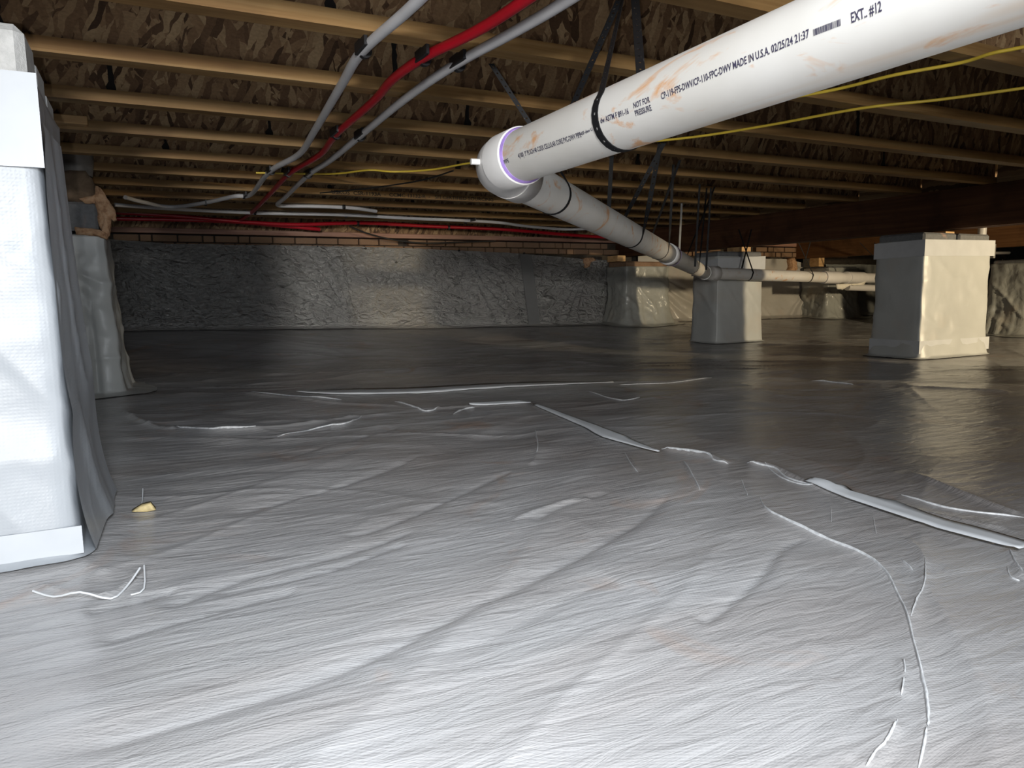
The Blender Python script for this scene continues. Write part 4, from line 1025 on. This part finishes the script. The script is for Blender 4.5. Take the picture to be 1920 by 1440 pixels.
for px, py, lab in [(457, 368, 'black clip on the curving far stretch of the left white tube, at its right'), (385, 381, 'black clip on the curving far stretch of the left white tube, at its left'), (478, 399, 'black clip where the tubes cross near the far wall'),
                    (649, 404, 'black clip on the long white far tube, left one'), (873, 416, 'black clip on the long white far tube, right one'), (645, 388, 'black clip at the end of the right white tube')]:
    clip(px, py, lab, tang=(1, 0, 0))
for px, py, lab in [(671, 419, 'black clip on the long red far tube, left one'), (841, 427, 'black clip on the long red far tube, right one')]:
    c = Vector(ony(px, py, 5.30)); t = thing('tube_clip', lab, 'clip', c, 'black clips on the water tubes')
    obj('clip_ring', *tube([c - Vector((.008, 0, 0)), c + Vector((.008, 0, 0))], 0.019, 14), M['clip'], t, True)

# ------------------------------------------------------------------ cables
def cable(P, r, mat, label): o = obj('cable', *tube(catmull(P, 6), r, 8), mat, None, True); tag(o, label, 'cable')
zc = HJ - 0.006
cable(px_path([(2200, 30), (1920, 88), (1860, 100), (1800, 118), (1680, 140), (1600, 160), (1540, 173), (1440, 190)], zc - .004), 0.0042, M['yellow'], 'upper yellow cable passing under the joists at the right')
cable(px_path([(2200, 125), (1920, 165), (1760, 187), (1615, 203), (1440, 235), (1300, 257), (1150, 272), (1000, 290), (885, 305), (810, 318), (740, 322), (690, 319), (620, 326), (480, 324)], zc - .004), 0.0042, M['yellow'], 'long yellow cable below the upper one, passing behind the drain pipe')
cable([Vector(ony(px, py, 5.45)) for px, py in [(655, 424), (690, 438), (740, 450), (800, 456), (870, 454), (930, 452)]], 0.006, M['cable'], 'thin black cable sagging in front of the far brick courses')
cable(px_path([(850, 320), (790, 338), (700, 352), (600, 362)], zc - .003), 0.0035, M['cable'], 'thin brown-black wire under the joists left of the first elbow')

# printed lettering on the eighth joist's flange
JT = JY[7]
def flange_text(body, x0p, x1p, y, zc_, h):
    V, F = text_mesh(body); a = ony(x0p, 372, y)[0]; b_ = ony(x1p, 380, y)[0]
    s = (b_ - a) / (V[:, 0].max() - V[:, 0].min()); sz = h / 0.7
    out = [(a + (v[0] - V[:, 0].min()) * s, y - 0.0004, zc_ + v[1] * sz) for v in V]
    par = [o for o in COL.objects if o.name == 'floor_joist.007'][0]
    obj('printed_text', out, F, M['ink_faint'], par)
flange_text('USKOS  CSR-1193A  -  CCMC 13132-R  -   SFI CERTIFIED SOURCING', 622, 925, JT - FW / 2 - 0.002, HJ + 0.006, 0.019)

# ------------------------------------------------------------------ far right bits
a = Vector(onx(1842, 437, 5.2)); c = Vector(ony(1842, 437, 3.6)); 
c = Vector(ony(1841, 440, 3.531)); tag(obj('vent_pipe', *tube([c + Vector((0, 0, -0.02)), c + Vector((0, 0, HJ - c.z))], 0.031, 20), M['pvc_clean'], None, True), 'short white upright pipe showing between the right pier and the girder', 'pipe')
a = Vector(ony(1780, 476, 3.95)); c = Vector(ony(1892, 474, 3.95)); tag(obj('supply_pipe', *tube([a, c], 0.013, 14), M['pvc_clean'], None, True), 'thin white level pipe right of the right pier, under the second girder', 'pipe')
c = Vector(ony(1908, 474, 3.1)); tag(obj('support_post', *box(c.x - .012, c.x + .012, 3.26, 3.29, CH + 0.2, CH + 0.304, 0.002), M['metal']), 'small grey post on the pier at the right edge', 'post')
tr = thing('pipe_trap', 'pale curved drain trap hanging right of the right pier', 'trap', tuple(ony(1870, 570, 3.9)))
P = [Vector(ony(px, py, 3.9)) for px, py in [(1842, 545), (1862, 545), (1873, 552), (1873, 572), (1880, 582), (1886, 575)]]
obj('trap_bend', *tube(catmull(P, 6), 0.034, 20), M['pvc'], tr, True)
P = [Vector(ony(px, py, 3.9)) for px, py in [(1886, 580), (1885, 592), (1866, 600), (1846, 604), (1830, 604)]]
obj('trap_outlet', *tube(catmull(P, 6), 0.032, 20), M['pvc'], tr, True)
strap([Vector(ony(1880, 486, 3.85)), Vector(ony(1878, 520, 3.85)), Vector(ony(1888, 565, 3.85))], [(0.9, -.4, 0)] * 3, 0.012, 'dark strap holding the curved trap, right leg', holes=False)
strap([Vector(ony(1876, 505, 3.86)), Vector(ony(1860, 540, 3.86))], [(0.9, -.4, 0)] * 2, 0.009, 'dark strap holding the curved trap, left leg', holes=False)
